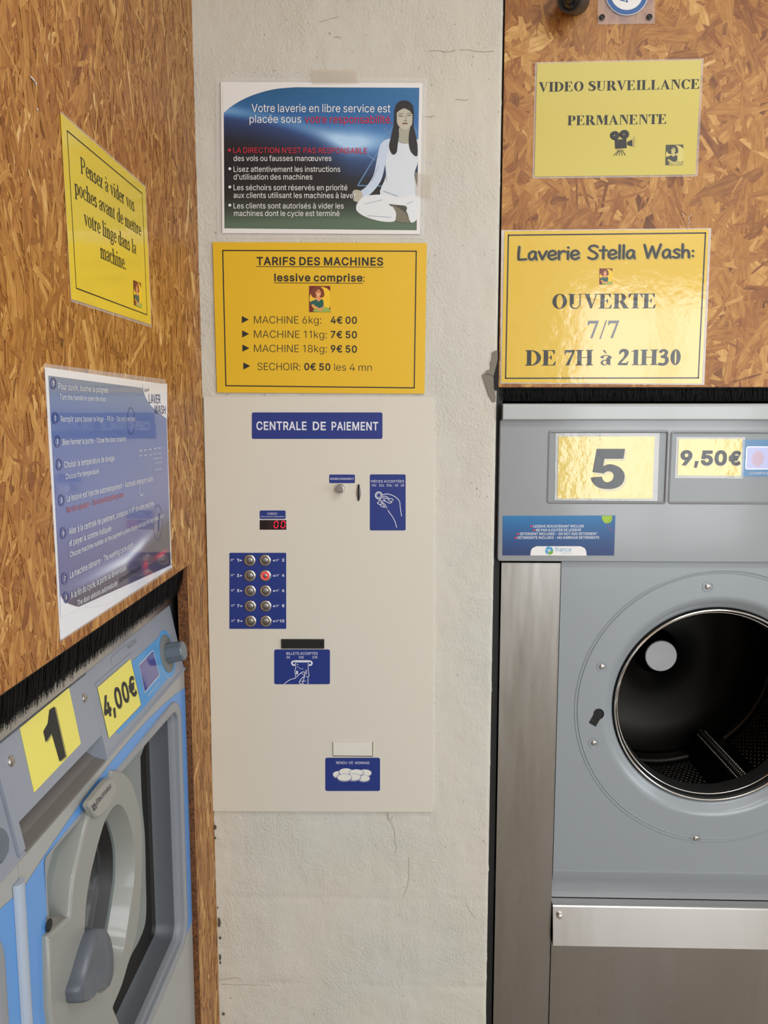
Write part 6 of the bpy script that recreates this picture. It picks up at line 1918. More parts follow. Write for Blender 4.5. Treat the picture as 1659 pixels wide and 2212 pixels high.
Q = z4([(124, 735), (776, 733), (768, 965), (122, 964)])
t = thing('sticker', 'blue detergent included sticker under the number 5 sheet on machine 5', 'sticker', base_of(MF, Q))
w = MB(); picture(w, MF, Q, 24, 16, .0008, sticker_ink); w.build('printed_artwork', M_print, t)
w = MB(); sheet(w, MF, Q, .0002, .0006); w.build('backing', M_paper, t)
w = MB()
for s, a, b in (('LESSIVE ADOUCISSANT INCLUSE', (301, 803), (593, 802)), ('NE PAS AJOUTER DE LESSIVE', (316, 825), (577, 824)),
                ('DETERGENT INCLUDED - DO NOT ADD DETERGENT', (223, 847), (669, 846)), ('DETERGENTE INCLUIDO - NO AGREGUE DETERGENTE', (208, 869), (682, 868))):
    text(w, MF, s, *z4([a, b]), 15 * .3731, 'sans', .012, .0010)
for x, y in ((290, 796), (305, 818), (212, 840), (198, 862)):
    fill(w, MF, z4(circle_px(x, y, 6, 6, 12)), .0010, 1)
    pen(w, MF, z4([(x - 7, y), (x + 7, y)]), .0008, .0011, 1)
w.build('lettering', [M_white_ink, M_red_ink], t)
w = MB()
pts = z4(spline([(283, 965), (286, 940), (296, 922), (320, 911)], 4) + spline([(572, 911), (596, 922), (606, 940), (609, 966)], 4))
fill(w, MF, pts, .0010)
w.build('logo_field', M_paper, t)
w = MB()
for i, a0 in enumerate((20, 110, 200, 290)):
    a = radians(a0)
    g = band(392, 936, 23, 24, 17, 17, a, a + radians(82), 10)[0]
    fill(w, MF, z4(g), .0012, 1 if i == 0 else 0)
fill(w, MF, z4([(400, 948), (416, 930), (414, 950), (402, 960)]), .0014, 1)
w.build('logo_mark', [mat('logo_sky_blue', S(70, 156, 206), .5), mat('logo_green', S(112, 172, 50), .5)], t)
w = MB()
text(w, MF, 'france', *z4([(427, 942), (520, 941)]), 25 * .373, 'sans', -.004, .0012)
text(w, MF, 'lessive', *z4([(464, 956), (520, 956)]), 13 * .373, 'sans', -.012, .0012, mat=1)
w.build('logo_lettering', [bpy.data.materials['logo_sky_blue'], mat('logo_pale_blue', S(168, 198, 220), .5)], t)
w = MB()
gcut = [p for p in spline([(697, 735), (700, 756), (712, 774), (732, 778), (750, 768), (757, 750), (756, 735)], 4)]
fill(w, MF, z4(gcut), .0011)
pen(w, MF, z4(circle_px(768, 784, 38, 38))[8:24], .0005, .0011, 1)
w.build('printed_disc', [mat('lime_green_ink', S(160, 196, 60), .5), M_red_ink], t)

# number and price sheets under film
MP = Plane((0, .0084, 0), (0, -1, 0))
Q = z4([(447, 277), (1003, 275), (990, 636), (440, 635)])
t = thing('number_sheet', 'yellow filmed sheet with large black 5 on the front of machine 5', 'number sheet', base_of(MP, Q))
w = MB(); sheet(w, MP, z4([(430, 256), (1031, 256), (1018, 650), (424, 644)]), .0003, .0010); w.build('film', M_film_shiny, t)
w = MB(); sheet(w, MP, Q, .0004, .0014); w.build('paper', M_yel_shiny_pale, t)
five = [(667, 347), (832, 347), (822, 405), (712, 405), (705, 448)] + spline([(705, 448), (735, 437), (768, 440), (805, 458), (827, 490), (826, 528), (808, 558), (772, 576), (730, 580), (685, 574), (655, 556), (638, 532), (633, 513)], 3) + \
       [(697, 508)] + spline([(697, 508), (706, 530), (722, 540), (742, 538), (758, 526), (765, 505), (760, 487), (745, 478), (725, 479), (708, 490)], 3) + [(643, 482)]
w = MB()
fill(w, MP, z4([(x + 10, y + 13) for x, y in five]), .0016, 1)
fill(w, MP, z4(five), .0018)
w.build('lettering', [M_ink_gloss, mat('shadow_ink_under_film', S(186, 170, 110), .4, coat=1, coat_rough=.1)], t)
zz = zoomed(1430, 900, 229 / 1659)
Q = zz([(262, 350), (1260, 350), (1236, 930), (240, 920)])
t = thing('price_sheet', 'yellow filmed price sheet reading 9,50€ beside the screen of machine 5', 'price sheet', base_of(MP, Q))
w = MB(); sheet(w, MP, zz([(228, 320), (1302, 322), (1268, 968), (202, 960)]), .0003, .0010); w.build('film', M_film_shiny, t)
w = MB(); sheet(w, MP, Q, .0004, .0014); w.build('paper', M_yel_shiny_pale, t)
w = MB()
for dx, dy, h, mi in ((8, 12, .0016, 1), (0, 0, .0018, 0)):
    for s, a, b, cp in (('9', (284, 765), (470, 765), 240), (',', (502, 752), (572, 752), 230), ('5', (606, 765), (794, 765), 236), ('0', (818, 766), (1010, 766), 238), ('€', (1036, 766), (1230, 766), 230)):
        text(w, MP, s, *zz([(a[0] + dx, a[1] + dy), (b[0] + dx, b[1] + dy)]), cp * .138, 'sans', .075, h, mat=mi)
w.build('lettering', [M_ink_gloss, bpy.data.materials['shadow_ink_under_film']], t)

# stainless post at the left of machine 5, and the plinth below it
MPst = Plane((0, .0125, 0), (0, -1, 0))
xa, xb = MPst.P(1082, 1300).x, MPst.P(1209, 1300).x
zt5 = MPst.P(1150, 1216).z
w = MB()
w.prism([Vector((xa, .0125, 0)), Vector((xb, .0125, 0)), Vector((xb, .0125, zt5)), Vector((xa, .0125, zt5))], N5, .0042)
w.add([(xb - .0020, .0122, .0), (xb + .0003, .0142, .0), (xb + .0003, .0142, zt5), (xb - .0020, .0122, zt5)], [(0, 1, 2, 3)], 1)  # brighter steel strips paint the highlight along the right and top edges
w.add([(xa, .0140, zt5 + .0003), (xb, .0140, zt5 + .0003), (xb, .0122, zt5 - .0018), (xa, .0122, zt5 - .0018)], [(0, 1, 2, 3)], 1)
o = w.build('steel_post', [M_steel, M_steel_bright], base=((xa + xb) / 2, .0145, 0), bevel=.0014)
tag(o, 'tall stainless steel cover strip between the white pillar and machine 5', 'steel post')
plb = Plane((0, .010, 0), (0, -1, 0))
pb = plb.P(1400, 2037).z
pl_ = thing('plinth', 'stainless steel plinth under machine 5 with one screw in its bright rail', 'plinth', (.7, .1, 0))
w = MB()
x0 = xb + .002
yt, yb_ = .004, -.008
prof = [(.034, ptop + .0002), (.012, ptop), (.0085, ptop - .0006), (.0065, ptop - .003), (yb_ + .002, pb + .004), (yb_ + .0015, pb + .001), (.012, pb)]
w.loft([[Vector((x, y, zz_)) for y, zz_ in prof] for x in (x0, MX1)], closed=False, smooth=False)
w.build('rail', mat('bright_rolled_steel', (.64, .63, .615, 1), .28, 1.0, bump=(3.2, .42, (1, 1, .12), .012)), pl_, bevel=.0006)
w = MB()
w.box(x0, MX1, .012, .03, 0, pb + .002)
w.build('front_sheet', M_steel, pl_)
w = MB()
w.box(x0, MX1, .057, .85, 0, ptop - .001)
w.build('base', M_steel, pl_)
RL_ = Plane((0, .0, 0), (0, -1, 0))
c = RL_.P(*zoomed(1060, 1900, 240 / 1659)([(1030, 545)])[0])
w = MB()
w.lathe(c, Vector((0, -1, .2)), [(.0062, -.004), (.0060, .0014), (.0046, .0030), (.0016, .0034), (.0015, .0018), (.0001, .0018)], 20, xdir=(0, 0, 1))
w.build('screw', M_screw, pl_)
# ================================================================== blue washers in the left wall (machine 1, and its neighbour towards the camera)
M_mbody = mat('pale_grey_enamel', S(158, 159, 157), .4, coat=.25)
M_mblue = mat('sky_blue_enamel', S(88, 145, 210), .38, coat=.25)
M_mfas = mat('grey_lilac_plastic', S(138, 144, 156), .4, coat=.2)
M_mlip = mat('grey_door_surround', S(136, 140, 147), .36, coat=.3)
M_mwell = mat('dark_grey_well', S(84, 88, 94), .45)
M_mdoor = mat('warm_grey_door_plastic', S(140, 141, 136), .42, coat=.2)
M_mdoor2 = mat('shaded_door_plastic', S(122, 130, 128), .45)  # same door plastic, its greenish shade put into a darker colour
M_mdark = mat('shaded_grip_plastic', S(112, 108, 104), .5)  # grip colour darkened for the shade on its downward face
M_glassy = mat('black_door_glass', (.003, .003, .003, 1), .25, coat=.25, coat_rough=.12)
M_handle = mat('slate_grey_handle', S(86, 92, 101), .45, coat=.1)
XM = -.4137
M1 = Plane((XM, 0, 0), (1, 0, 0))
NX = Vector((1, 0, 0))
YR, YL = -.1500, -.7915
zA = zoomed(0, 1250, 460 / 1659)       # measured views of the photograph
zB = zoomed(180, 1330, 240 / 1659)
zC = zoomed(0, 1650, 480 / 1659)
zD = zoomed(220, 1640, 220 / 851)
zE = zoomed(0, 1560, 240 / 1659)
m1 = thing('washing_machine', 'blue and grey washing machine with yellow number 1 sheet, set in the left board wall', 'washing machine', (-.75, (YR + YL) / 2, 0))


def pyz(x, y, z_):
    return Vector((x, y, z_))


# fascia profile in the vertical plane across the machine (x out of the wall, z up)
ZT, ZB = 1.200, 1.0823
XT, XB = -.4372, -.4145
FD = Vector((XB - XT, 0, ZB - ZT)).normalized()
FN = Vector((-FD.z, 0, FD.x))
if FN.x < 0:
    FN = -FN
F1 = Plane((XB, 0, ZB), FN)
# front sheet with the square door well
W0, W1, V0, V1, WR = -.7350, -.1935, .568, 1.0455, .048
w = MB()


def yz(y0, y1, z0, z1, r, d, x, n=6):
    y0, y1, z0, z1, r = y0 + d, y1 - d, z0 + d, z1 - d, max(r - d, .004)
    out = []
    for cy, cz_, a in ((y1 - r, z1 - r, 0), (y0 + r, z1 - r, pi / 2), (y0 + r, z0 + r, pi), (y1 - r, z0 + r, 3 * pi / 2)):
        out += [Vector((x, cy + r * cos(a + pi / 2 * i / n), cz_ + r * sin(a + pi / 2 * i / n))) for i in range(n + 1)]
    return [Vector((min(p.x, XM + .0012) if p.x > XM else p.x, W0 + (p.y - W0) * .15, V1 - (V1 - p.z) * .15 if p.z > V1 - .1 else p.z)) if p.y < W0 + .05 and abs(x - XM) < .045 and d > 0 else p for p in out]


ZF = 1.0745
front = [pyz(XM, YL, .16), pyz(XM, YR, .16), pyz(XM, YR, ZF), pyz(XM, YL, ZF)]
hole = yz(W0, W1, V0, V1, WR, 0, XM)
w.prism(front, NX, .002, [hole], back=False)
for y_ in (YR - .002, YL):
    w.box(-1.05, XM - .002, y_, y_ + .002, .16, ZF)
    w.box(-1.05, -.46, y_, y_ + .002, ZF, 1.19)
w.box(-1.05, XT - .004, YL, YR, 1.188, 1.19)
w.box(-1.05, XM - .01, YL, YR, .12, .16)
w.box(-1.05, -1.04, YL, YR, .16, 1.19)
w.build('body', M_mbody, m1)
w = MB()
top = [M1.P(*p, .0004) for p in zB([(1510, 1070), (1400, 1168), (1260, 1260), (700, 1780), (520, 2060)]) + zC([(620, 230), (540, 390), (440, 510), (155, 910)])]
top = [pyz(XM + .0004, YR, 1.041)] + [pyz(XM + .0004, y, 1.0655 - .24 * (abs(y + .46) ** 2)) for y in [-.19 - .02 * i for i in range(30)]] + [pyz(XM + .0004, YL, 1.039)]
w.face([pyz(XM + .0004, YL, .571), pyz(XM + .0004, YR, .571)] + top, [yz(W0, W1, V0, V1, WR, .004, XM + .0004)], NX)
w.build('blue_panel', M_mblue, m1)
w = MB()
w.loft([yz(W0, W1, V0, V1, WR, d, XM + x) for d, x in ((0, .0003), (.001, .0042), (.004, .006), (.015, .006), (.0185, .0038), (.0190, -.003), (.0245, -.004), (.0255, -.008), (.026, -.013))], smooth=True)
w.build('door_surround', M_mlip, m1, angle=50)
w = MB()
w.loft([yz(W0, W1, V0, V1, WR, d, XM + x) for d, x in ((.026, -.013), (.028, -.040), (.032, -.046))])
w.build('door_well', M_mwell, m1)
w = MB()
w.loft([yz(W0, W1, V0, V1, WR, d, XM + x) for d, x in ((.030, -.044), (.034, -.052), (.10, -.075))], cap1=True)
w.build('well_back', M_black_rubber, m1)

# fascia: leaning control half and number half with a finger grip under it
YD = F1.P(*zE([(1500, 200)])[0]).y            # joint between the two halves
NB = F1.ab(F1.P(*zE([(870, 850)])[0]))[1]      # lower edge of the number half
fx = lambda b: F1.O + F1.U * b                 # point on the fascia face at height b


def run(prof, y0, y1, mi, mb, caps=True):
    mb.loft([[Vector((p.x, y, p.z)) for p in prof] for y in (y0, y1)], mi, False, False)
    if caps:
        for y in (y0, y1):
            mb.face([Vector((p.x, y, p.z)) for p in prof], mat=mi)


bt = (ZT - ZB) / F1.U.z
P_top = [Vector((-.60, 0, ZT - .002)), Vector((XT - .002, 0, ZT))]
lip = [Vector((XB + .0012, 0, ZB - .0012)), Vector((-.4103, 0, 1.0790)), Vector((-.4106, 0, 1.0772)), Vector((-.4150, 0, 1.0745)), Vector((-.46, 0, 1.0745))]
w = MB()
run(P_top + [fx(bt - .001), fx(.0)] + lip, YD, YR, 0, w)
w.build('control_fascia', M_mfas, m1, bevel=.0008)
w = MB()
nb = fx(NB)
run(P_top + [fx(bt - .001) + FN * .004, fx(NB + .0015) + FN * .004, nb + FN * .003, nb - FN * .001 + Vector((-.0, 0, -.001)), nb - FN * .030 + Vector((0, 0, -.020)), Vector((-.50, 0, nb.z - .02))], YL + .0122, YD - .0042, 0, w)
w.build('number_fascia', M_mfas, m1, bevel=.0008)
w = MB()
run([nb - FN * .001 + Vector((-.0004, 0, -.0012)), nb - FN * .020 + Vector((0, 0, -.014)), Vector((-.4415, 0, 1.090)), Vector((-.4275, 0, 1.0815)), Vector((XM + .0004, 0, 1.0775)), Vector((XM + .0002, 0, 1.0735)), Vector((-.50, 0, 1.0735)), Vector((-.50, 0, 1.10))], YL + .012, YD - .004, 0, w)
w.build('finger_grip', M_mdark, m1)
for y0, y1 in ((YL, YL + .012), (YD - .004, YD)):
    w = MB()
    run([fx(bt - .001) + FN * .004, fx(.0) + FN * .004] + lip, y0, y1, 0, w)
    w.build('grip_cheek', M_mfas, m1, bevel=.0006)
# steel lid edge above the fascia
w = MB()
run([Vector((-.60, 0, ZT + .0255)), Vector((-.436, 0, ZT + .0255)), Vector((-.4322, 0, ZT + .0245)), Vector((-.4300, 0, ZT + .021)), Vector((-.4335, 0, ZT + .003)), Vector((-.4355, 0, ZT + .0008)), Vector((-.60, 0, ZT + .0008))], YL, YR, 0, w)
w.build('lid_edge', mat('worn_steel_lid', (.56, .54, .52, 1), .3, 1.0, bump=(14, .25, (1, 1, 1), .004)), m1, bevel=.0006)

# control details
w = MB()
pts = zB([(1112, 330), (722, 690), (865, 1332), (835, 1385), (495, 1722), (500, 1760), (530, 1760), (850, 1440), (1258, 940), (1290, 928)])
ring_ = zB(spline([(1330, 900), (1372, 800), (1376, 690), (1345, 480), (1300, 330), (1250, 240), (1200, 214), (1160, 236), (1135, 300)], 4))
fill(w, F1, pts + ring_, .0004)
o = w.build('control_label', mat('azure_panel_print', S(76, 146, 204), .4, coat=.3), m1)
w = MB()
pen(w, F1, zB(spline([(1120, 330), (1108, 450), (1120, 600), (1150, 740), (1200, 850), (1260, 925), (1290, 930)], 4)), .0006, .0007)
frame_line(w, F1, zB([(832, 735), (1042, 515), (1140, 888), (918, 1146)]), .0016, .0007)
text(w, F1, 'COMPASS CONTROL', *zB([(965, 1212), (1138, 1010)]), 34 * .1447, 'sans', .0, .0007, slant=.2)
w.build('line_print', mat('pale_line_print', S(196, 204, 206), .5), o)
w = MB()
fill(w, F1, zB([(838, 738), (1038, 526), (1134, 886), (920, 1136)]), .0006)
w.build('screen', mat('indigo_screen', S(62, 60, 142), .12, coat=1.0, coat_rough=.04), o)
c = F1.P(*zB([(1243, 565)])[0])
w = MB()
w.lathe(c, FN, [(.0335, 0), (.0335, .0015), (.0322, .0022), (.0001, .0022)], 48, xdir=(0, 0, 1))
dial = w.build('dial', mat('dial_plate_grey', S(110, 114, 114), .45), m1)
w = MB()
kc = F1.P(*zB([(1300, 590)])[0])
flut = []
for r, h in ((.0185, .002), (.0180, .012), (.0172, .030), (.0150, .0325)):
    flut.append([c + FN * h + (Vector((0, 0, 1)) - FN * FN.z).normalized() * (cos(a) * r * (1 - .05 * (cos(9 * a) > .5))) + Vector((0, 1, 0)) * (sin(a) * r * (1 - .05 * (cos(9 * a) > .5)))
                 for a in [2 * pi * i / 54 for i in range(54)]])
w.loft(flut, cap1=True)
w.build('knob', mat('slate_knob', S(92, 102, 112), .35, coat=.4), dial, angle=35)
w = MB()
for pts in (zB(spline([(780, 345), (600, 470), (460, 580), (420, 630), (418, 690), (436, 745)], 4)), zB([(705, 560), (180, 1010), (176, 1030), (190, 1060)])):
    pen(w, F1, pts, .0006, .0004)
text(w, F1, 'W455H', *zB([(668, 512), (798, 402)]), 74 * .1447, 'sans', .0, .0004, slant=.15)
w.build('model_print', mat('dim_print', S(118, 122, 128), .5), m1)
for u, v in (zA([(655, 930)])[0], zA([(83, 1422)])[0]):
    w = MB()
    w.lathe(F1.P(u, v, .004), FN, [(.0062, -.001), (.0060, .0014), (.0044, .0028), (.0014, .0031), (.0013, .0020), (.0001, .0020)], 20, xdir=(0, 0, 1))
    w.build('screw', M_screw, m1)

# door: two-step moulded plate, oval window, lever
D1 = Plane((XM + .008, 0, 0), (1, 0, 0))
D2 = Plane((XM - .018, 0, 0), (1, 0, 0))
r1 = zD(spline([(100, 95), (150, 90), (200, 112), (240, 160), (268, 225), (300, 320), (330, 450), (343, 600), (345, 760), (343, 900), (332, 1080), (318, 1300), (285, 1500), (240, 1660), (170, 1900), (100, 2070)], 3))
low = [D1.at(D1.R.y * y, z_) for y, z_ in ((-.535, .655), (-.60, .610), (-.66, .596), (-.712, .600), (-.728, .62))]
left = [D1.P(*p) for p in zC([(372, 1800), (362, 1290), (372, 1276), (525, 1142)] + spline([(525, 1142), (535, 1000), (552, 850), (590, 680), (625, 530), (655, 420), (672, 340)], 3)[1:] + [(690, 300), (760, 200), (838, 110)])]
outline1 = [D1.P(*p) for p in r1] + low + left
out_hole_px = spline([(880, 300), (950, 378), (996, 560), (1006, 720), (1000, 880), (984, 1010), (955, 1200), (920, 1400), (860, 1560), (790, 1690), (720, 1700), (660, 1560), (632, 1420), (630, 1300), (640, 1080), (662, 900), (696, 740), (742, 560), (796, 400)], 4, True)
win = [D1.P(*p) for p in zC(out_hole_px)]
wc = sum(win, Vector()) / len(win)
w = MB()
# rounded front edge: plate face slightly smaller, stepped back to the outline


def shrink(loop, d):
    q = [(p.y, p.z) for p in loop]
    o_ = offset_loop(q, -d if sarea(q) < 0 else d)
    a1, a2 = abs(sarea(o_)), abs(sarea(q))
    if a1 > a2:
        o_ = offset_loop(q, d if sarea(q) < 0 else -d)
    return o_


fo = [Vector((XM + .008, a, b)) for a, b in shrink(outline1, .004)]
w.face(fo, [win], NX)
mid = [Vector((XM + .0066, a, b)) for a, b in shrink(outline1, .0014)]
e2 = [Vector((XM + .0035, p.y, p.z)) for p in outline1]
e3 = [Vector((XM - .020, p.y, p.z)) for p in outline1]
w.loft([fo, mid, e2, e3])


def scale_loop(loop, k, dx):
    return [Vector((p.x + dx, wc.y + (p.y - wc.y) * k, wc.z + (p.z - wc.z) * k)) for p in loop]


w.loft([win, scale_loop(win, .985, -.003), scale_loop(win, .90, -.030)])
dr = w.build('door', M_mdoor, m1, angle=45)
w = MB()
r2 = zD(spline([(322, -20), (328, 200), (338, 400), (357, 600), (364, 800), (367, 1000), (372, 1250), (356, 1400), (300, 1540), (240, 1650), (170, 1860), (100, 2040)], 3))
o2 = [D2.P(*p) for p in [(p0[0], p0[1]) for p0 in r2]] + [D2.at(D2.R.y * y, z_) for y, z_ in ((-.56, .63), (-.66, .604), (-.722, .61), (-.731, .66), (-.731, .985), (-.722, 1.012), (-.690, 1.036), (-.62, 1.0405), (-.30, 1.0185))]
ys = [p.y for p in o2]
w.prism(o2, NX, .018, [scale_loop([Vector((XM - .018, p.y, p.z)) for p in win], .9, 0)])
w.build('inner_plate', M_mdoor2, dr, bevel=.002)
w = MB()
w.loft([scale_loop(win, .905, -.029), scale_loop(win, .88, -.031), scale_loop(win, .84, -.046), scale_loop(win, .79, -.050)])
w.build('seal', mat('black_seal_gloss', (.006, .006, .007, 1), .4, coat=.1), dr)
w = MB()
w.loft([scale_loop(win, .80, -.050), scale_loop(win, .79, -.045), scale_loop(win, .76, -.043), scale_loop(win, .73, -.045), scale_loop(win, .71, -.052), scale_loop(win, .66, -.060)])
w.build('seal_lip', mat('dark_grey_seal', (.028, .029, .031, 1), .45, coat=.08), dr)
w = MB()
l0 = scale_loop(win, .68, -.060)
w.loft([l0, scale_loop(win, .62, -.066), scale_loop(win, .40, -.072), scale_loop(win, .15, -.074)], cap1=True)
w.build('door_glass', M_glassy, dr)
w = MB()
w.tube([p + Vector((.002, 0, 0)) for p in scale_loop(win, .655, -.0605)], .0012, 6, closed=True)
w.build('glass_rim', mat('brass_toned_rim', (.42, .36, .24, 1), .35, 1.0), dr)
# dark latch pocket under the scoop
w = MB()
w.prism([D1.P(*p, -.006) for p in zC([(350, 1145), (520, 1143), (440, 1215), (362, 1275)])], NX, .004)
w.build('latch_pocket', M_mdark, dr)
w = MB()
w.lathe(D1.P(*zC([(364, 1205)])[0], -.0055), NX, [(.0070, 0), (.0070, .0012), (.0001, .0014)], 20)
w.build('latch_bolt', M_dark, dr)
# maker's badge
w = MB()
bp_ = spline([(668, 300), (720, 225), (790, 140), (838, 108), (858, 130), (862, 190), (842, 255), (800, 330), (745, 385), (715, 392), (690, 350)], 4, True)
bl = [D1.P(*p, .006) for p in zC(bp_)]
bc = sum(bl, Vector()) / len(bl)
w.loft([[bc + (p - bc) * 1.06 - NX * .0075 for p in bl], [bc + (p - bc) * 1.04 - NX * .001 for p in bl], bl, [bc + (p - bc) * .96 + NX * .0008 for p in bl]], cap1=True)
bad = w.build('badge', mat('badge_grey', S(148, 147, 140), .35, coat=.3), dr)
w = MB()
text(w, D1, 'Electrolux', *zC([(722, 312), (832, 178)]), 46 * .2893, 'sans', .018, .0074)
bx = zC([(690, 318), (708, 296), (722, 326), (705, 350)])
frame_line(w, D1, bx, .0014, .0074)
pen(w, D1, zC([(699, 318), (707, 312), (709, 330), (703, 337)]), .0014, .0074)
w.build('lettering', mat('badge_navy', S(52, 58, 72), .45), bad)
# lever handle
w = MB()
HP = Plane((XM + .026, 0, 0), (1, 0, 0))
hp = spline([(742, 1240), (775, 1228), (818, 1240), (842, 1310), (860, 1420), (858, 1560), (832, 1660), (800, 1690), (745, 1700), (700, 1760), (660, 1782), (612, 1788), (600, 1740), (598, 1690), (628, 1600), (664, 1470), (700, 1350)], 4, True)
hf = [HP.P(*p) for p in zC(hp)]
hc = sum(hf, Vector()) / len(hf)
w.loft([[hc + (p - hc) * .96 - NX * .034 for p in hf], [hc + (p - hc) * 1.0 - NX * .016 for p in hf], [hc + (p - hc) * .985 - NX * .004 for p in hf], [hc + (p - hc) * .9 for p in hf], [hc + (p - hc) * .5 - NX * .004 for p in hf], [hc + (p - hc) * .08 - NX * .0075 for p in hf]], cap1=True)
w.build('handle', M_handle, dr, angle=60)
w = MB()
w.lathe(D1.P(*zC([(610, 1570)])[0]), NX, [(.030, -.003), (.026, .002), (.018, .004), (.016, -.001)], 28, sx=1.0, sy=.8, cap1=True)
w.build('handle_boss', M_mdoor, dr)
# rounded cover bead along the near edge of the machine
w = MB()
prof_ = [(YL - .0065 + .0086 * cos(a), XM + .0007 + .0075 * max(sin(a), 0)) for a in [pi * i / 14 for i in range(15)]]
w.loft([[Vector((x, y, zz_)) for y, x in prof_] for zz_ in (.2, 1.056)], smooth=True)
for zz_ in (.2, 1.056):
    w.face([Vector((x, y, zz_)) for y, x in prof_])
o = w.build('cover_bead', mat('pale_blue_grey_bead', S(160, 172, 188), .4, coat=.3), base=(XM, YL - .0065, .2))
tag(o, 'narrow pale upright bead covering the joint between the two blue washing machines', 'cover strip')


def copy_tree(o, parent=None):
    c_ = o.copy()
    COL.objects.link(c_)
    if parent is not None:
        c_.parent = parent
    for ch in [x for x in COL.objects if x.parent == o]:
        copy_tree(ch, c_)
    return c_


m2 = copy_tree(m1)
m2.location.y -= .6424
m2['label'] = 'blue and grey washing machine cut off by the left picture edge, without a yellow sheet'
m1['group'] = m2['group'] = 'blue washing machines along the left wall'

# yellow number and price sheets on machine 1
FN4 = Plane(F1.O + FN * .004, FN)
Q = zA([(157, 1163), (537, 850), (630, 1285), (268, 1665)])
t = thing('number_sheet', 'matt lemon yellow sheet with black 1 on the blue washer', 'number sheet', base_of(FN4, Q))
w = MB(); sheet(w, FN4, Q, .0002, .0008); w.build('paper', M_yel_card, t)
one = [(385, 1022), (425, 995), (512, 1385), (465, 1425), (402, 1205), (357, 1275), (338, 1190), (372, 1128)]
w = MB()
fill(w, FN4, zA([(x + 12, y + 4) for x, y in one]), .0010, 1)
fill(w, FN4, zA(one), .0012)
w.build('lettering', [M_ink, mat('olive_shadow_ink', S(150, 142, 84), .5)], t)
Q = zB([(215, 1072), (705, 645), (860, 1330), (385, 1828)])
t = thing('price_sheet', 'matt lemon yellow price sheet reading 4,00€ beside the dial of the blue washer', 'price sheet', base_of(F1, Q))
w = MB(); sheet(w, F1, Q, .0009, .0014); w.build('paper', M_yel_card, t)
w = MB()
for du, h, mi in ((10, .0016, 1), (0, .0018, 0)):
    for s, a, b, cp in (('4,00€', (334, 1556), (806, 1172), 372),):
        if s == ',':
            fill(w, F1, zB([(p[0] + du, p[1] + du * .6) for p in ((474, 1408), (508, 1372), (520, 1450), (512, 1525), (486, 1560), (484, 1530), (498, 1500), (494, 1460), (482, 1470))]), h, mi)
            continue
        text(w, F1, s, *zB([(a[0] + du, a[1] + du * .6), (b[0] + du, b[1] + du * .6)]), cp * .1447, 'sans', .045, h, 0.0, mat=mi)
w.build('lettering', [M_ink, bpy.data.materials['olive_shadow_ink']], t)


# ================================================================== draught brushes closing the gaps above the machines
def brush(name, label, p0, p1, down, out, length, n, seed, base):
    r_ = random.Random(seed)
    t_ = thing(name, label, 'brush strip', base)
    m = MB()
    ax = (p1 - p0)
    for i in range(n):
        s = (i + r_.random()) / n
        lay = r_.random()
        a = p0 + ax * s - out * (lay * .010)
        L_ = length * r_.uniform(.84, 1.0)
        k = ax.normalized() * r_.gauss(0, .0035)
        tip = a + down * L_ + out * (r_.uniform(-.002, .006)) + k
        mid_ = a + down * (L_ * .5) + out * .0015 + k * .3
        sd = ax.normalized() * r_.uniform(.0005, .0011)
        m.add([a - sd, a + sd, mid_ + sd * .9, tip + sd * .4, tip - sd * .4, mid_ - sd * .9], [(0, 1, 2, 5), (5, 2, 3, 4)])
    b_ = m.build('bristles', M_bristle, t_)
    b_['kind'] = 'stuff'
    m = MB()
    q0, q1 = p0 - out * .014, p1 - out * .014
    pr = [q0 + out * .0, q1 + out * .0, q1 - down * -length * .9, q0 - down * -length * .9]
    m.face(pr, N=out)
    u_ = -down
    m.prism([p0 + u_ * .012, p1 + u_ * .012, p1 - u_ * .004, p0 - u_ * .004], out, .012)
    m.build('holder', M_black_rubber, t_)
    return t_


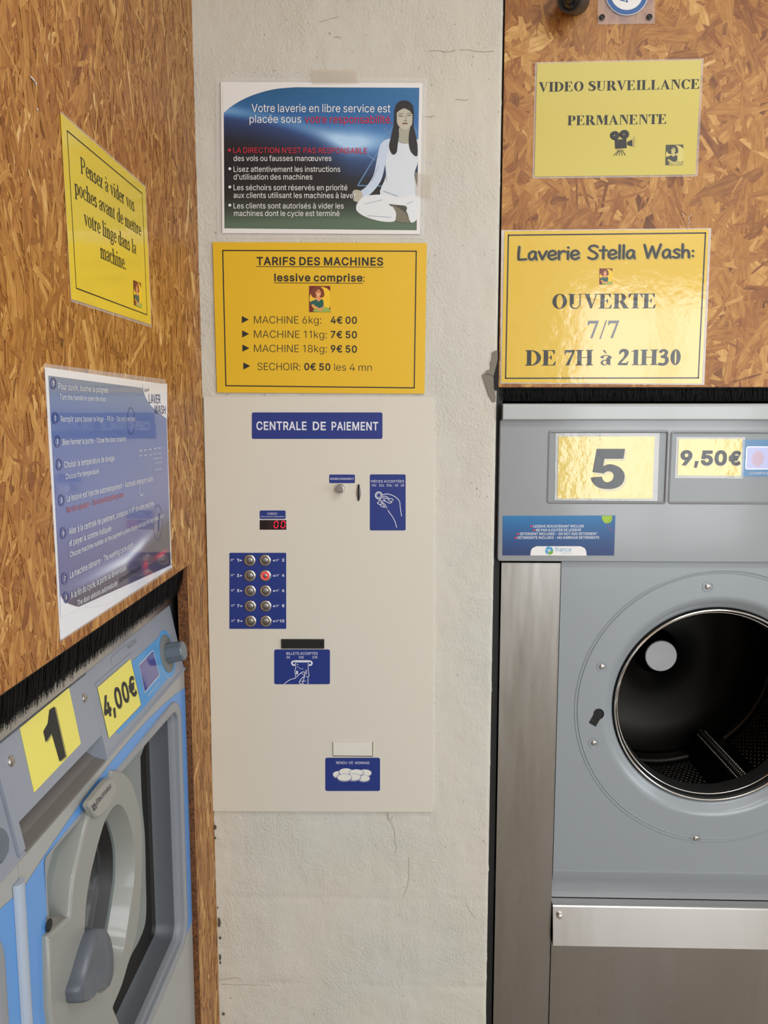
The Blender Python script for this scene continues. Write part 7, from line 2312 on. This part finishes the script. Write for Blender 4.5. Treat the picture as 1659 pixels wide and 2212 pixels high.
a0, a1 = Vector((XL - .004, -1.40, Z_CUT - .001)), Vector((XL - .004, -.149, Z_CUT - .001))
brush('brush_strip', 'black bristle draught strip between the left board wall and the blue washers', a0, a1, Vector((-.20, 0, -1)).normalized(), Vector((1, 0, -.2)).normalized(), .050, 5200, 3, (XL - .01, -.6, 1.22))
b0, b1 = Vector((.1835, .019, ZR + .002)), Vector((1.10, .019, ZR + .002))
brush('brush_strip', 'black bristle draught strip between the right board wall and machine 5', b0, b1, Vector((0, .02, -1)).normalized(), Vector((0, -1, 0)), ZR - zt - .0015, 3600, 5, (.6, .03, zt))

# ================================================================== things at the top of the right wall
c1 = Vector((RW.P(1247, 4).x, .012, RW.P(1247, 4).z))
fp = Plane((0, -.052, 0), (0, -1, 0)).P(1230, -3)
axv = (fp - c1).normalized()
t = thing('surveillance_camera', 'small black cylindrical camera at the top edge of the right board wall', 'camera', c1)
w = MB()
Lc = (fp - c1).length
w.lathe(c1, axv, [(.0215, -.006), (.0225, .012), (.0225, Lc - .004), (.0215, Lc), (.0185, Lc), (.0175, Lc - .012)], 40)
w.build('housing', mat('black_camera_housing', S(38, 36, 32), .4), t)
w = MB()
w.lathe(c1, axv, [(.0180, Lc - .011), (.009, Lc - .009), (.0075, Lc - .006), (.004, Lc - .005), (.0001, Lc - .0048)], 32)
w.build('lens', mat('camera_lens', (.01, .01, .012, 1), .08, coat=1), t)
AP = Plane((0, .0095, 0), (0, -1, 0))
t = thing('sign_plate', 'clear plate screwed to the top of the right board wall, carrying a round blue sign', 'sign', AP.P(1353, 52))
w = MB()
w.prism([RW.P(u, v, .0050) for u, v in [(1292, -70), (1414, -74), (1415, 50), (1292, 52)]], RW.N, .003)
w.build('clear_plate', film('clear_acrylic', .13, (.9, .85, .9, 1), .08), t)
w = MB()
for i, (r, mi) in enumerate(((46, 0), (44.6, 1), (34.5, 0))):
    fill(w, RW, circle_px(1354, -13, r, r, 64), .0054 + i * .0003, mi)
pen(w, RW, [(1330, -6), (1341, 0), (1349, 2)], .0018, .0064, 1)
fill(w, RW, circle_px(1354, 2.6, 2.6), .0064, 1)
w.build('round_sign', [M_paper, mat('sign_blue', S(28, 84, 150), .4)], t)
for u, v in ((1300.4, 37.6), (1402.8, 36.8)):
    w = MB()
    w.lathe(RW.P(u, v, .005), RW.N, [(.0055, 0), (.0052, .0014), (.0030, .0024), (.0016, .0014), (.0001, .0014)], 18)
    w.build('screw', mat('blackened_screw', (.06, .058, .055, 1), .4, .8), t)
